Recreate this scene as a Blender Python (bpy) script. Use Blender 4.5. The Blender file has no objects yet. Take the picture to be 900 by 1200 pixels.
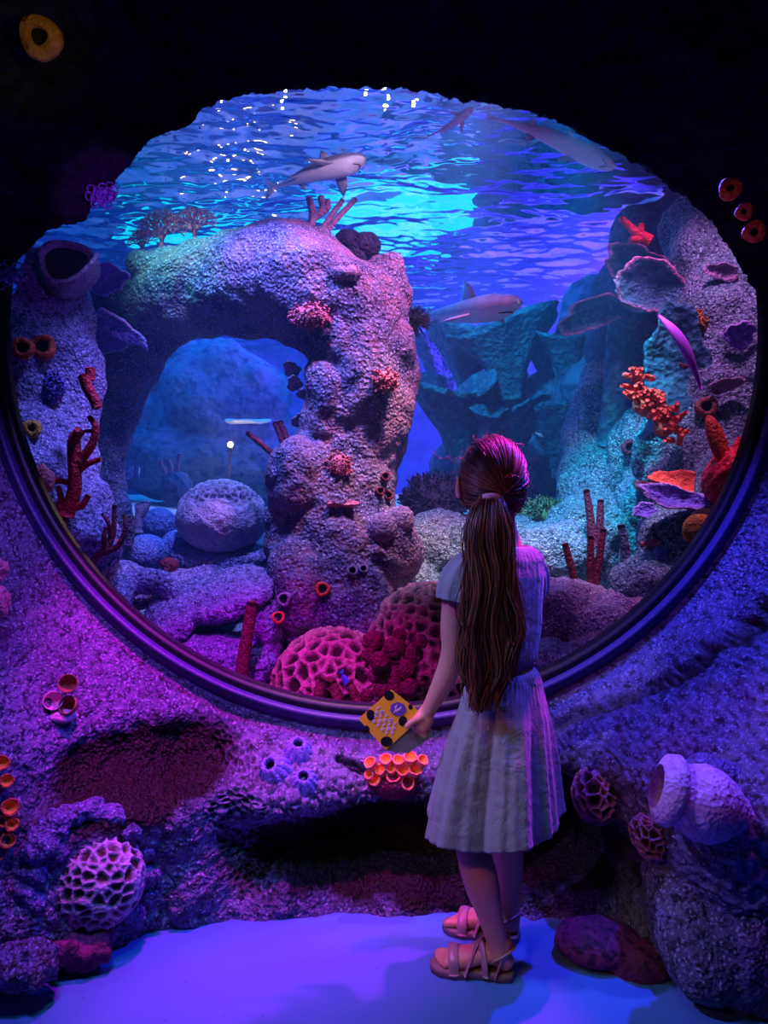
import bpy, bmesh, math, random
import numpy as np
from mathutils import Vector, Matrix
C = bpy.context.scene.collection
random.seed(7); RNG = np.random.default_rng(7)
PI = math.pi
CAMZ = 1.08; F = 867.0
WY = 2.12; WZ = 1.618; WR = 1.118          # window plane depth, centre height, radius

# ------------------------------------------------------------ camera, world, lights
cam_d = bpy.data.cameras.new('camera'); cam = bpy.data.objects.new('camera', cam_d); C.objects.link(cam)
cam.location = (0, 0, CAMZ); cam.rotation_euler = (PI/2, 0, 0)
cam_d.sensor_fit = 'VERTICAL'; cam_d.sensor_height = 36; cam_d.lens = 36*F/1200
cam_d.clip_start = 0.02
sc = bpy.context.scene; sc.camera = cam
sc.view_settings.view_transform = 'Standard'; sc.view_settings.look = 'None'
sc.view_settings.gamma = 1; sc.view_settings.exposure = 0.0
w = bpy.data.worlds.new('world'); sc.world = w; w.use_nodes = True
w.node_tree.nodes['Background'].inputs[0].default_value = (0.02, 0.02, 0.09, 1)
w.node_tree.nodes['Background'].inputs[1].default_value = 0.22

def aim(o, target):
    d = Vector(target)-o.location; o.rotation_euler = d.to_track_quat('-Z', 'Y').to_euler()
def spot(name, loc, target, power, col, deg, blend=.5, rad=.05):
    l = bpy.data.lights.new(name, 'SPOT'); l.energy = power; l.color = col; l.spot_size = math.radians(deg)
    l.spot_blend = blend; l.shadow_soft_size = rad
    o = bpy.data.objects.new(name, l); C.objects.link(o); o.location = loc; aim(o, target); return o
def area(name, loc, target, power, col, sx, sy):
    l = bpy.data.lights.new(name, 'AREA'); l.shape = 'RECTANGLE'; l.size = sx; l.size_y = sy; l.energy = power; l.color = col
    o = bpy.data.objects.new(name, l); C.objects.link(o); o.location = loc; aim(o, target); return o
# visitors' side (lamps in the cave roof, plus added fill and accent spots)
spot('roof_and_fill_spot', (0.80, 1.85, 1.95), (0.15, 1.62, 0.0), 165, (.05, .06, 1.0), 95, .6, .02)
spot('roof_and_fill_spot', (-0.45, 1.62, 2.0), (-0.42, 2.10, 0.64), 190, (1.0, .01, .95), 54, .8, .04)
spot('roof_and_fill_spot', (-0.6, 1.1, 2.0), (-0.80, 1.8, 0.40), 105, (.26, .10, 1.0), 75, .7, .05)
spot('roof_and_fill_spot', (0.55, 1.98, 1.98), (0.27, 1.74, 1.12), 150, (1.0, .02, .75), 32, .5, .02)
spot('roof_and_fill_spot', (0.6, 1.2, 2.1), (0.85, 1.95, 0.65), 26, (.20, .08, 1.0), 50, .9, .05)
spot('roof_and_fill_spot', (-0.9, 0.2, 1.7), (0.24, 1.75, 0.25), 36, (1.0, .36, .16), 24, .7, .1)  # added warm fill for the legs, from low behind on the left
spot('roof_and_fill_spot', (-0.3, 0.9, 2.2), (-0.10, 1.64, 0.0), 60, (.0, .50, .70), 46, .8, .1)  # added teal fill, stands in for light leaking out of the tank
spot('roof_and_fill_spot', (-0.95, 1.25, 1.9), (0.10, 1.68, 0.84), 120, (.28, .22, 1.0), 30, .8, .03)
spot('roof_and_fill_spot', (0.15, 0.7, 1.7), (0.25, 1.62, 0.85), 5, (1.0, .30, .28), 40, .9, .05)  # added dim red fill on the girl's back
spot('roof_and_fill_spot', (-0.3, 1.35, 1.75), (-0.70, 1.91, 1.89), 14, (.45, .05, 1.0), 22, .5, .02)  # added violet accent to brighten the net-like corals on the lip
spot('roof_and_fill_spot', (-0.2, 0.9, 1.7), (-0.73, 1.55, 2.08), 4.5, (1.0, .62, .10), 20, .6, .02)  # added accent that picks out the yellow roof sponge
spot('roof_and_fill_spot', (0.3, 1.1, 1.6), (0.85, 1.74, 1.77), 1.6, (1.0, .35, .18), 16, .6, .02)  # added accent that picks out the orange roof sponges
spot('roof_and_fill_spot', (0.5, 1.25, 1.85), (0.84, 1.72, 0.40), 16, (1.0, .12, .75), 22, .8, .03)  # added pink accent on the clay jar
# tank lamps above the reef, plus spots added to brighten single things
spot('tank_and_fill_lamp', (0.15, 2.35, 2.45), (-.28, 3.2, 2.56), 30, (1.0, .72, .95), 26, .8, .05)  # added spot that brightens the grey reef shark
area('tank_and_fill_lamp', (0.0, 6.3, 2.70), (0.0, 6.3, 0), 170, (.01, .24, 1.0), 5.5, 2.6)
area('tank_and_fill_lamp', (-0.3, 4.2, 2.70), (-0.2, 4.0, 0), 45, (.02, .22, 1.0), 3.0, 1.2)
spot('tank_and_fill_lamp', (-1.0, 2.55, 2.70), (-0.75, 3.1, 2.0), 90, (.2, 1.0, .75), 42, .9, .08)
spot('tank_and_fill_lamp', (0.45, 2.35, 2.70), (-0.2, 3.1, 1.5), 230, (.80, .26, .66), 70, .8, .08)
spot('tank_and_fill_lamp', (-0.5, 2.35, 2.70), (-0.6, 2.9, 0.7), 280, (.24, .26, 1.0), 70, .8, .08)
spot('tank_and_fill_lamp', (0.60, 2.32, 2.62), (0.92, 3.3, 1.0), 380, (.04, .66, 1.0), 34, .7, .08)
spot('tank_and_fill_lamp', (1.0, 2.3, 2.65), (1.15, 2.9, 1.3), 110, (.7, .20, .6), 75, .8, .08)
spot('tank_and_fill_lamp', (0.35, 2.3, 2.70), (0.14, 2.68, 0.70), 560, (1.0, .52, .42), 42, .8, .06)
spot('tank_and_fill_lamp', (1.5, 4.6, 2.70), (1.0, 6.5, 2.2), 1300, (.36, .03, 1.0), 120, .8, .1)
spot('tank_and_fill_lamp', (0.35, 3.5, 2.68), (0.8, 4.8, 1.6), 150, (.03, .50, 1.0), 66, .8, .08)  # added teal front light so the vase corals show up
spot('tank_and_fill_lamp', (0.75, 2.25, 2.6), (0.65, 2.7, 0.7), 260, (.85, .50, 1.0), 40, .8, .06)
spot('roof_and_fill_spot', (0.3, 4.0, 3.2), (0.0, 4.6, 4.0), 900, (.35, .18, 1.0), 150, .8, .1)  # added purple uplight over the water, tints the tank top

# ------------------------------------------------------------ numpy noise
_perm = np.concatenate([RNG.permutation(256)]*3)
_grad = RNG.normal(size=(256, 3)); _grad /= np.linalg.norm(_grad, axis=1)[:, None]
_rnd = RNG.random((256, 3))
def _hash(i):
    i = i & 255
    return _perm[_perm[_perm[i[..., 0]]+i[..., 1]]+i[..., 2]]
def perlin(p):
    p = np.asarray(p, float); i0 = np.floor(p).astype(int); f = p-i0; u = f*f*f*(f*(f*6-15)+10)
    out = 0
    for dx in (0, 1):
        for dy in (0, 1):
            for dz in (0, 1):
                d = np.array((dx, dy, dz)); g = _grad[_hash(i0+d)]
                n = ((f-d)*g).sum(-1)
                wx = u[..., 0] if dx else 1-u[..., 0]; wy = u[..., 1] if dy else 1-u[..., 1]; wz = u[..., 2] if dz else 1-u[..., 2]
                out = out+n*wx*wy*wz
    return out
def fbm(p, s, octaves=4, off=0):
    p = np.asarray(p, float)*s+off; a = 1; t = 0; tot = 0
    for _ in range(octaves):
        t = t+a*perlin(p); tot += a; a *= .5; p = p*2.03+11.3
    return t/tot*1.6
def worley(p, s, off=0):
    """returns F1, F2 distances (in cell units)"""
    p = np.asarray(p, float)*s+off; i0 = np.floor(p).astype(int)
    d1 = np.full(len(p), 9.); d2 = np.full(len(p), 9.)
    for dx in (-1, 0, 1):
        for dy in (-1, 0, 1):
            for dz in (-1, 0, 1):
                c = i0+np.array((dx, dy, dz)); q = c+_rnd[_hash(c)]
                d = np.sqrt(((p-q)**2).sum(-1))
                d2 = np.where(d < d1, d1, np.minimum(d2, d)); d1 = np.minimum(d1, d)
    return d1, d2
def sstep(a, b, x):
    t = np.clip((np.asarray(x, float)-a)/(b-a), 0, 1); return t*t*(3-2*t)

# ------------------------------------------------------------ mesh helpers: a mesh is (V array, F array/list)
def P(px, py, Y):
    return np.array(((px-450)/F*Y, Y, CAMZ-(py-600)/F*Y))
def grid_faces(nu, nv, closeu=False, closev=False):
    iu = np.arange(nu if closeu else nu-1); iv = np.arange(nv if closev else nv-1)
    a, b = np.meshgrid(iu, iv, indexing='ij'); a = a.ravel(); b = b.ravel(); a2 = (a+1) % nu; b2 = (b+1) % nv
    return np.stack([a*nv+b, a2*nv+b, a2*nv+b2, a*nv+b2], 1)
def join(parts):
    Vs = []; Fs = []; o = 0
    for V, Fc in parts:
        Vs.append(np.asarray(V)); Fs.extend([tuple(int(i)+o for i in f) for f in Fc]); o += len(V)
    return np.concatenate(Vs), Fs
def normals(V, Fc):
    N = np.zeros_like(V)
    by = {}
    for f in Fc: by.setdefault(len(f), []).append(f)
    for k, fs in by.items():
        fs = np.array(fs); a = V[fs[:, 0]]; b = V[fs[:, 1]]; c = V[fs[:, 2]] if k == 3 else V[fs[:, 2]]
        n = np.cross(b-a, c-a)
        if k >= 4: n = n+np.cross(c-a, V[fs[:, 3]]-a)
        for j in range(k): np.add.at(N, fs[:, j], n)
    return N/np.maximum(np.linalg.norm(N, axis=1), 1e-12)[:, None]
def obj(name, m, mat, parent=None, smooth=True, attrs=None, label=None, cat=None, group=None, kind=None):
    V, Fc = m; V = np.asarray(V, float)
    if parent: base = np.array(parent['base'][:])          # vertices are given in world space
    elif kind == 'structure': base = np.zeros(3)
    else: base = np.array(((V[:, 0].min()+V[:, 0].max())/2, (V[:, 1].min()+V[:, 1].max())/2, V[:, 2].min()))
    V = V-base
    me = bpy.data.meshes.new(name)
    me.from_pydata(np.asarray(V, float).tolist(), [], [tuple(int(i) for i in f) for f in Fc])
    me.materials.append(mat)
    if smooth: me.polygons.foreach_set('use_smooth', [True]*len(me.polygons))
    if attrs:
        for k, a in attrs.items():
            at = me.attributes.new(k, 'FLOAT', 'POINT'); at.data.foreach_set('value', np.asarray(a, np.float32))
    me.update()
    o = bpy.data.objects.new(name, me); C.objects.link(o)
    if parent: o.parent = parent
    else: o.location = base
    o['base'] = base.tolist(); tag(o, label, cat, group, kind); return o
def tag(o, label=None, cat=None, group=None, kind=None):
    if label: o['label'] = label
    if cat: o['category'] = cat
    if group: o['group'] = group
    if kind: o['kind'] = kind
    return o
def thing(name, label, cat, loc=(0, 0, 0), group=None):
    o = bpy.data.objects.new(name, None); C.objects.link(o); o.location = loc; o.empty_display_size = .05
    o['base'] = [float(x) for x in loc]
    return tag(o, label, cat, group)
_ico = {}
def ico(n):
    if n not in _ico:
        bm = bmesh.new(); bmesh.ops.create_icosphere(bm, subdivisions=n, radius=1)
        V = np.array([v.co[:] for v in bm.verts]); Fc = np.array([[v.index for v in f.verts] for f in bm.faces]); bm.free()
        _ico[n] = (V, Fc)
    V, Fc = _ico[n]; return V.copy(), Fc
def catmull(pts, n):
    pts = np.asarray(pts, float); m = len(pts)
    if m == 2: t = np.linspace(0, 1, n)[:, None]; return pts[0]*(1-t)+pts[1]*t
    e = np.concatenate([[2*pts[0]-pts[1]], pts, [2*pts[-1]-pts[-2]]])
    ts = np.linspace(0, m-1-1e-9, n); i = ts.astype(int); t = (ts-i)[:, None]
    p0, p1, p2, p3 = e[i], e[i+1], e[i+2], e[i+3]
    return .5*((2*p1)+(-p0+p2)*t+(2*p0-5*p1+4*p2-p3)*t*t+(-p0+3*p1-3*p2+p3)*t**3)
def tube(pts, rad, n=12, rings=None, cap=True, prof=None, flat=None):
    """pts: control points; rad: radius or list; flat=(axis vector, factor) squashes the section along an axis"""
    pts = np.asarray(pts, float); rings = rings or max(2, (len(pts)-1)*6+1)
    rad = np.atleast_1d(np.asarray(rad, float)); rad = np.repeat(rad, len(pts)) if len(rad) == 1 else rad
    c = catmull(pts, rings); r = catmull(np.stack([rad, rad*0, rad*0], 1), rings)[:, 0]; r = np.maximum(r, 1e-4)
    T = np.gradient(c, axis=0); T /= np.maximum(np.linalg.norm(T, axis=1), 1e-9)[:, None]
    up = np.array((0., 0, 1)) if abs(T[0][2]) < .9 else np.array((1., 0, 0))
    if flat is not None: up = np.asarray(flat[0], float)
    Us = []; u = up-T[0]*up.dot(T[0]); u /= np.linalg.norm(u)
    for i in range(rings):
        u = u-T[i]*u.dot(T[i]); u /= np.linalg.norm(u); Us.append(u)
    U = np.array(Us); W = np.cross(T, U)
    a = np.linspace(0, 2*PI, n, endpoint=False); fu = flat[1] if flat is not None else 1
    pr = np.ones(n) if prof is None else prof(a)
    V = c[:, None]+(r[:, None]*(np.cos(a)*pr)[None])[..., None]*U[:, None]*fu+(r[:, None]*(np.sin(a)*pr)[None])[..., None]*W[:, None]
    V = V.reshape(-1, 3); Fc = [tuple(f) for f in grid_faces(rings, n, False, True)]
    if cap:
        V = np.concatenate([V, [c[0]-T[0]*r[0]*.45, c[-1]+T[-1]*r[-1]*.45]]); k = rings*n
        Fc += [(k, (j+1) % n, j) for j in range(n)]+[(k+1, (rings-1)*n+j, (rings-1)*n+(j+1) % n) for j in range(n)]
    return V, Fc
def bump(m, h):
    V, Fc = m; N = normals(V, Fc); return V+N*np.asarray(h)[:, None], Fc
def blob(c, r, n=4, amp=.12, s=3., rot=None, off=0, oct=4):
    """noisy ellipsoid; r = (rx, ry, rz)"""
    V, Fc = ico(n); r = np.atleast_1d(np.asarray(r, float)); r = np.repeat(r, 3) if len(r) == 1 else r
    d = V.copy(); V = V*(1+amp*fbm(d, s/2, oct, off+float(np.sum(c))*3.7))[:, None]*r
    if rot is not None: V = V@np.array(Matrix.Rotation(rot[0], 3, rot[1])).T
    return V+np.asarray(c), Fc
def lathe(prof, n=24, cap=True):
    """prof: list of (r, z) -> around z"""
    prof = np.asarray(prof, float); a = np.linspace(0, 2*PI, n, endpoint=False)
    V = np.stack([prof[:, 0][:, None]*np.cos(a), prof[:, 0][:, None]*np.sin(a), np.repeat(prof[:, 1][:, None], n, 1)], 2).reshape(-1, 3)
    return V, [tuple(f) for f in grid_faces(len(prof), n, False, True)]
def xform(m, loc=(0, 0, 0), direction=None, scale=1, roll=0):
    V, Fc = m; V = V*scale
    if roll: V = V@np.array(Matrix.Rotation(roll, 3, 'Z')).T
    if direction is not None:
        q = Vector(direction).to_track_quat('Z', 'Y'); V = V@np.array(q.to_matrix()).T
    return V+np.asarray(loc), Fc
def box(c, s, bev=.0):
    bm = bmesh.new(); bmesh.ops.create_cube(bm, size=1)
    for v in bm.verts: v.co = Vector((v.co.x*s[0], v.co.y*s[1], v.co.z*s[2]))
    if bev: bmesh.ops.bevel(bm, geom=bm.edges[:], offset=bev, segments=2, affect='EDGES', profile=.5)
    V = np.array([v.co[:] for v in bm.verts]); Fc = [tuple(v.index for v in f.verts) for f in bm.faces]; bm.free()
    return V+np.asarray(c), Fc
def remesh(o, vox, smooth_it=0):
    m = o.modifiers.new('remesh', 'REMESH'); m.mode = 'VOXEL'; m.voxel_size = vox; m.use_smooth_shade = True
    if smooth_it:
        s = o.modifiers.new('smooth', 'SMOOTH'); s.iterations = smooth_it; s.factor = .5
    return o

# ------------------------------------------------------------ materials
def mk(name):
    m = bpy.data.materials.new(name); m.use_nodes = True; nt = m.node_tree
    return m, nt, nt.nodes['Principled BSDF']
def srgb(h):
    h = h.lstrip('#'); c = [int(h[i:i+2], 16)/255 for i in (0, 2, 4)]
    return tuple(x/12.92 if x <= .04045 else ((x+.055)/1.055)**2.4 for x in c)+(1,)
def plain(name, col, rough=.6, bumpscale=None, bumpstr=.3, metal=0, var=.15, sss=0):
    m, nt, b = mk(name); b.inputs['Roughness'].default_value = rough; b.inputs['Metallic'].default_value = metal
    col = srgb(col) if isinstance(col, str) else col
    tc = nt.nodes.new('ShaderNodeTexCoord'); nz = nt.nodes.new('ShaderNodeTexNoise'); nz.inputs['Scale'].default_value = bumpscale or 20
    nz.inputs['Detail'].default_value = 5; nt.links.new(tc.outputs['Object'], nz.inputs['Vector'])
    mx = nt.nodes.new('ShaderNodeMix'); mx.data_type = 'RGBA'
    mx.inputs[6].default_value = tuple(c*(1-var) for c in col[:3])+(1,); mx.inputs[7].default_value = tuple(min(1, c*(1+var)) for c in col[:3])+(1,)
    nt.links.new(nz.outputs['Fac'], mx.inputs[0]); nt.links.new(mx.outputs[2], b.inputs['Base Color'])
    if bumpscale:
        bp = nt.nodes.new('ShaderNodeBump'); bp.inputs['Strength'].default_value = bumpstr; bp.inputs['Distance'].default_value = .01
        nt.links.new(nz.outputs['Fac'], bp.inputs['Height']); nt.links.new(bp.outputs[0], b.inputs['Normal'])
    return m
def reef(name, cols, s1=3, s2=30, bumpd=.012, cells=45, rough=.75, pit=None, speck=None, mazy=0, calm=0):
    """encrusted rock: big patches of two colours, fine grain of a third, polyp-like cell relief"""
    m, nt, b = mk(name); L = nt.links; N = nt.nodes; b.inputs['Roughness'].default_value = rough; b.inputs['Specular IOR Level'].default_value = .22
    tc = N.new('ShaderNodeTexCoord')
    def noise(s, d=5, dist=0):
        n = N.new('ShaderNodeTexNoise'); n.inputs['Scale'].default_value = s; n.inputs['Detail'].default_value = d
        n.inputs['Distortion'].default_value = dist; L.new(tc.outputs['Object'], n.inputs['Vector']); return n
    def mix(a, bb, f):
        x = N.new('ShaderNodeMix'); x.data_type = 'RGBA'
        for sock, v in ((x.inputs[6], a), (x.inputs[7], bb)):
            if isinstance(v, tuple): sock.default_value = v
            else: L.new(v, sock)
        L.new(f, x.inputs[0]); return x.outputs[2]
    def ramp(f, lo, hi):
        r = N.new('ShaderNodeMapRange'); r.inputs[1].default_value = lo; r.inputs[2].default_value = hi; L.new(f, r.inputs[0]); return r.outputs[0]
    cols = [srgb(c) for c in cols]
    n1 = noise(s1); n2 = noise(s2, 6, .4); vo = N.new('ShaderNodeTexVoronoi'); vo.inputs['Scale'].default_value = cells
    vo.feature = 'DISTANCE_TO_EDGE' if mazy else 'F1'
    wv = N.new('ShaderNodeVectorMath'); wv.operation = 'ADD'; L.new(tc.outputs['Object'], wv.inputs[0])
    sc_ = N.new('ShaderNodeVectorMath'); sc_.operation = 'SCALE'; sc_.inputs[3].default_value = .02; nn = noise(25, 2)
    L.new(nn.outputs['Color'], sc_.inputs[0]); L.new(sc_.outputs[0], wv.inputs[1]); L.new(wv.outputs[0], vo.inputs['Vector'])
    c = mix(cols[0], cols[1], ramp(n1.outputs['Fac'], .40, .60))
    c = mix(c, cols[2], ramp(n2.outputs['Fac'], .48, .62))
    if speck:
        n3 = noise(140, 3); c = mix(c, srgb(speck), ramp(n3.outputs['Fac'], .56, .66))
    if pit:
        at = N.new('ShaderNodeAttribute'); at.attribute_name = 'pit'; c = mix(c, srgb(pit), at.outputs['Fac'])
    L.new(c, b.inputs['Base Color'])
    b1 = N.new('ShaderNodeBump'); b1.inputs['Distance'].default_value = bumpd*.6; b1.inputs['Strength'].default_value = .9
    L.new(vo.outputs['Distance'], b1.inputs['Height']);
    b2 = N.new('ShaderNodeBump'); b2.inputs['Distance'].default_value = bumpd; b2.inputs['Strength'].default_value = 1
    L.new(n2.outputs['Fac'], b2.inputs['Height']); L.new(b1.outputs[0], b2.inputs['Normal']); L.new(b2.outputs[0], b.inputs['Normal'])
    if calm:
        at2 = N.new('ShaderNodeAttribute'); at2.attribute_name = 'calm'
        mr_ = N.new('ShaderNodeMapRange'); mr_.inputs[3].default_value = 1; mr_.inputs[4].default_value = .12; L.new(at2.outputs['Fac'], mr_.inputs[0])
        L.new(mr_.outputs[0], b1.inputs['Strength']); L.new(mr_.outputs[0], b2.inputs['Strength'])
    if mazy: b1.inputs['Distance'].default_value = bumpd*1.6
    return m
# ================================================================ the setting
# ---- room floor
m_floor, nt, b = mk('painted_floor'); b.inputs['Roughness'].default_value = .42
tc = nt.nodes.new('ShaderNodeTexCoord'); nz = nt.nodes.new('ShaderNodeTexNoise'); nz.inputs['Scale'].default_value = 2.5; nz.inputs['Detail'].default_value = 3
nt.links.new(tc.outputs['Object'], nz.inputs['Vector'])
mx = nt.nodes.new('ShaderNodeMix'); mx.data_type = 'RGBA'; mx.inputs[6].default_value = (.07, .18, .46, 1); mx.inputs[7].default_value = (.10, .23, .54, 1)
nt.links.new(nz.outputs['Fac'], mx.inputs[0])
vo = nt.nodes.new('ShaderNodeTexVoronoi'); vo.inputs['Scale'].default_value = 22; nt.links.new(tc.outputs['Object'], vo.inputs['Vector'])
mr = nt.nodes.new('ShaderNodeMapRange'); mr.inputs[1].default_value = .05; mr.inputs[2].default_value = .08; mr.inputs[3].default_value = .5; mr.inputs[4].default_value = 1
nt.links.new(vo.outputs['Distance'], mr.inputs[0])
mm = nt.nodes.new('ShaderNodeMix'); mm.data_type = 'RGBA'; mm.blend_type = 'MULTIPLY'; mm.inputs[0].default_value = 1
nt.links.new(mx.outputs[2], mm.inputs[6]); nt.links.new(mr.outputs[0], mm.inputs[7]); nt.links.new(mm.outputs[2], b.inputs['Base Color'])
obj('floor', box((0, .6, -.03), (4.8, 3.9, .06)), m_floor, kind='structure', smooth=False)

# ---- cave wall around the round window, in polar rings about the window centre
FX = np.array([-3, -1.6, -1.2, -.95, -.86, -.7, -.56, -.3, 0, .35, .50, .58, .667, .72, .8, .95, 1.2, 1.6, 3])
FY = np.array([.2, .75, 1.25, 1.55, 1.657, 1.80, 1.93, 1.975, 1.985, 1.95, 1.90, 1.80, 1.70, 1.64, 1.59, 1.5, 1.3, .8, .2])
def wall_y(X, Z):
    base = np.interp(X, FX, FY)
    y = base+0*Z
    z = Z
    side = sstep(.5, .95, np.abs(X))
    ledge = np.exp(-((z-.40)/.13)**2)*.10*(1-side)                    # nose of the sill
    rec = np.exp(-((z-.165)/.095)**2)*.22*np.exp(-(np.abs(X-.12)/.56)**4)   # dark recess under it
    up = sstep(.42, 1.0, z)*side*.10
    y = y-ledge+rec+up*0
    def dimp(x0, z0, rx, rz, d): return d*np.exp(-(((X-x0)/rx)**2+((z-z0)/rz)**2)**1.5)
    y = y+dimp(-.60, .43, .20, .085, .20)+dimp(.48, .24, .16, .15, .14)+dimp(-.42, .25, .10, .10, .03)+dimp(.44, .24, .15, .17, .16)+dimp(.62, .36, .10, .05, .05)+dimp(-.79, .50, .09, .10, .06)
    y = y-dimp(-.50, .16, .10, .14, .07)-dimp(-.28, .22, .10, .20, .06)-dimp(.73, .18, .11, .22, .05)-dimp(-.78, .1, .10, .12, .03)-dimp(-.55, .56, .2, .08, .03)-dimp(.8, .5, .2, .12, .05)
    return y
ang = np.concatenate([np.linspace(-PI*1.02, PI*.02, 1000, endpoint=False), np.linspace(PI*.02, PI*.98, 220, endpoint=False)])
R0 = WR+.030; NT = 190
X0 = np.cos(ang); Z0 = np.sin(ang)
hx, zt, zb = 2.3, 4.05, -.03
far = np.minimum(np.where(X0 != 0, hx/np.maximum(np.abs(X0), 1e-6), 99), np.where(Z0 > 0, (zt-WZ)/np.maximum(Z0, 1e-6), (WZ-zb)/np.maximum(-Z0, 1e-6)))
NN = 215; NT = 240; near = np.minimum(far-R0, .75)
rr = np.concatenate([R0+near[:, None]*np.linspace(0, 1, NN)[None], R0+near[:, None]+(far-R0-near)[:, None]*np.linspace(0, 1, NT-NN+1)[1:][None]], 1)
X = (rr*X0[:, None]).ravel(); Z = (WZ+rr*Z0[:, None]).ravel(); rad = rr.ravel()
blend = sstep(R0+.0, R0+.30, rad)
Yb = WY+.0-(WY-wall_y(X, Z))*blend
Vw = np.stack([X, Yb, Z], 1); Fw = grid_faces(len(ang), NT, True, False)
q = np.stack([X, Yb*.7, Z], 1)
amp = sstep(R0, R0+.12, rad)
h0 = fbm(q, 2.6, 5)*.055; h1 = fbm(q, 9, 5, 31)*.028+fbm(q, 34, 4, 7)*.010
f1, f2 = worley(q, 52, 3); cells = np.clip((f2-f1)/.36, 0, 1)          # honeycomb coral crust, two patches on the left
def patch(x0, z0, rx, rz, ang_=0, soft=.35):
    c, s = math.cos(ang_), math.sin(ang_); u = (X-x0)*c+(Z-z0)*s; v = -(X-x0)*s+(Z-z0)*c
    d = np.sqrt((u/rx)**2+(v/rz)**2)+fbm(q, 14, 3, 5)*.25; return 1-sstep(1-soft, 1, d)
hp = np.maximum(patch(-.42, .46, .17, .08, -.7), patch(-.36, .21, .20, .10, -1.25)); hp = np.maximum(hp, patch(-.52, .55, .12, .05, -.4))
mz = .5+.5*np.sin((perlin(q*24+7)+.5*perlin(q*41+3))*13)                             # maze of brain-coral ridges on the right
mp = np.maximum(patch(.82, .55, .52, .30, .5), patch(.76, .17, .18, .26))
g1, g2 = worley(q*np.array((1, 1, .6)), 48, 60); scal = 1-np.clip((g2-g1)/.35, 0, 1)   # bark-like scales under the sill
sp = patch(.02, .33, .50, .17)
def groove(pts, wd):
    d = np.full(len(X), 9.)
    for (xa, za), (xb, zb_) in zip(pts[:-1], pts[1:]):
        l2 = (xb-xa)**2+(zb_-za)**2; tt = np.clip(((X-xa)*(xb-xa)+(Z-za)*(zb_-za))/l2, 0, 1)
        d = np.minimum(d, np.hypot(X-xa-tt*(xb-xa), Z-za-tt*(zb_-za)))
    return np.exp(-((d+fbm(q, 20, 3, 2)*.012)/wd)**2)
def W(px, py, y=2.0): return ((px-450)/F*y, CAMZ-(py-600)/F*y)
cr = groove([W(165, 775), W(210, 820), W(265, 850), W(325, 862)], .006)+groove([W(395, 900), W(430, 912), W(470, 908)], .006)
cr = cr+groove([W(660, 858), W(720, 830), W(790, 790), W(850, 740), W(895, 690)], .011)
calm = np.clip(np.maximum(np.maximum(hp, mp), sp), 0, 1); h = h0+h1*(1-.62*calm)+hp*(cells*-.018+.005)+mp*(mz*.009-.004)-sp*(1-hp)*scal*.014
plainp = np.exp(-((rad-(R0+.06))/.07)**2)                              # trowelled band right round the frame
h = h*(1-.6*plainp)-cr*.03
wall = bump((Vw, Fw), 0*h); Nn = normals(Vw, Fw); sgn = np.sign(-Nn[:, 1:2].mean()); Vw = Vw+Nn*sgn*(h*amp)[:, None]
brown = np.clip(patch(-.62, .40, .24, .13)*1.2+patch(.12, .15, .62, .17)*1.15+patch(.46, .24, .20, .2), 0, 1)  # brown rock colour; under the sill it also paints in the recess's shade
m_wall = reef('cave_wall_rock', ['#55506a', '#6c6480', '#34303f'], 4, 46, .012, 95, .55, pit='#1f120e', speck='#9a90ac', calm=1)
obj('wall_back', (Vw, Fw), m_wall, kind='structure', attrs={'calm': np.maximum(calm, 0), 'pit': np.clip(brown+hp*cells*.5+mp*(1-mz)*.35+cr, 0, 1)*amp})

# ---- overhanging cave roof: its lip runs in front of the top of the window
LIP = [(-40, 352), (0, 322), (28, 300), (60, 268), (95, 260), (110, 242), (140, 208), (165, 172), (190, 154), (215, 151), (240, 127), (275, 113), (300, 109), (350, 104), (400, 103), (450, 104),
       (500, 108), (545, 118), (590, 124), (640, 136), (680, 156), (740, 186), (790, 220), (830, 256), (860, 300), (885, 342), (905, 395), (940, 470)]
lp = catmull(np.array([(a, b, 0) for a, b in LIP]), 520)[:, :2]
YL = 1.93
lipX = (lp[:, 0]-450)/F*YL; lipZ = CAMZ-(lp[:, 1]-600)/F*YL
NV = 150; vv = np.linspace(-.14, 1, NV)
cx, cz = 0.0, 1.45
dx = lipX-cx; dz = lipZ-cz; L = np.hypot(dx, dz); dx /= L; dz /= L
Vc = []
for v in vv:
    if v < 0: Vc.append(np.stack([lipX+dx*(-v)*1.0, YL+(-v)*1.3+0*lipX, lipZ+dz*(-v)*1.0], 1))        # inner lip, back to the window wall
    else:
        fwd = 1.35*(v**1.1); out = 1.15*v**.75*.62
        Vc.append(np.stack([lipX+dx*out, YL-fwd+0*lipX, lipZ+dz*out], 1))
Vc = np.stack(Vc, 1).reshape(-1, 3); Fcg = grid_faces(len(lipX), NV)
va = np.tile(vv, len(lipX))
h = fbm(Vc, 2.2, 5, 9)*.11+fbm(Vc, 8, 4, 19)*.05+fbm(Vc, 30, 4, 29)*.014
h = h*np.clip(np.abs(va)*6+.0, 0, 1)+fbm(Vc, 26, 3, 8)*.020+np.abs(fbm(Vc, 60, 2, 18))*.008
Nn = normals(Vc, Fcg); Vc = Vc+Nn*h[:, None]
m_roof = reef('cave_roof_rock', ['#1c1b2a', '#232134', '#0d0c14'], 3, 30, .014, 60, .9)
obj('ceiling', (Vc, Fcg), m_roof, kind='structure')

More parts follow.
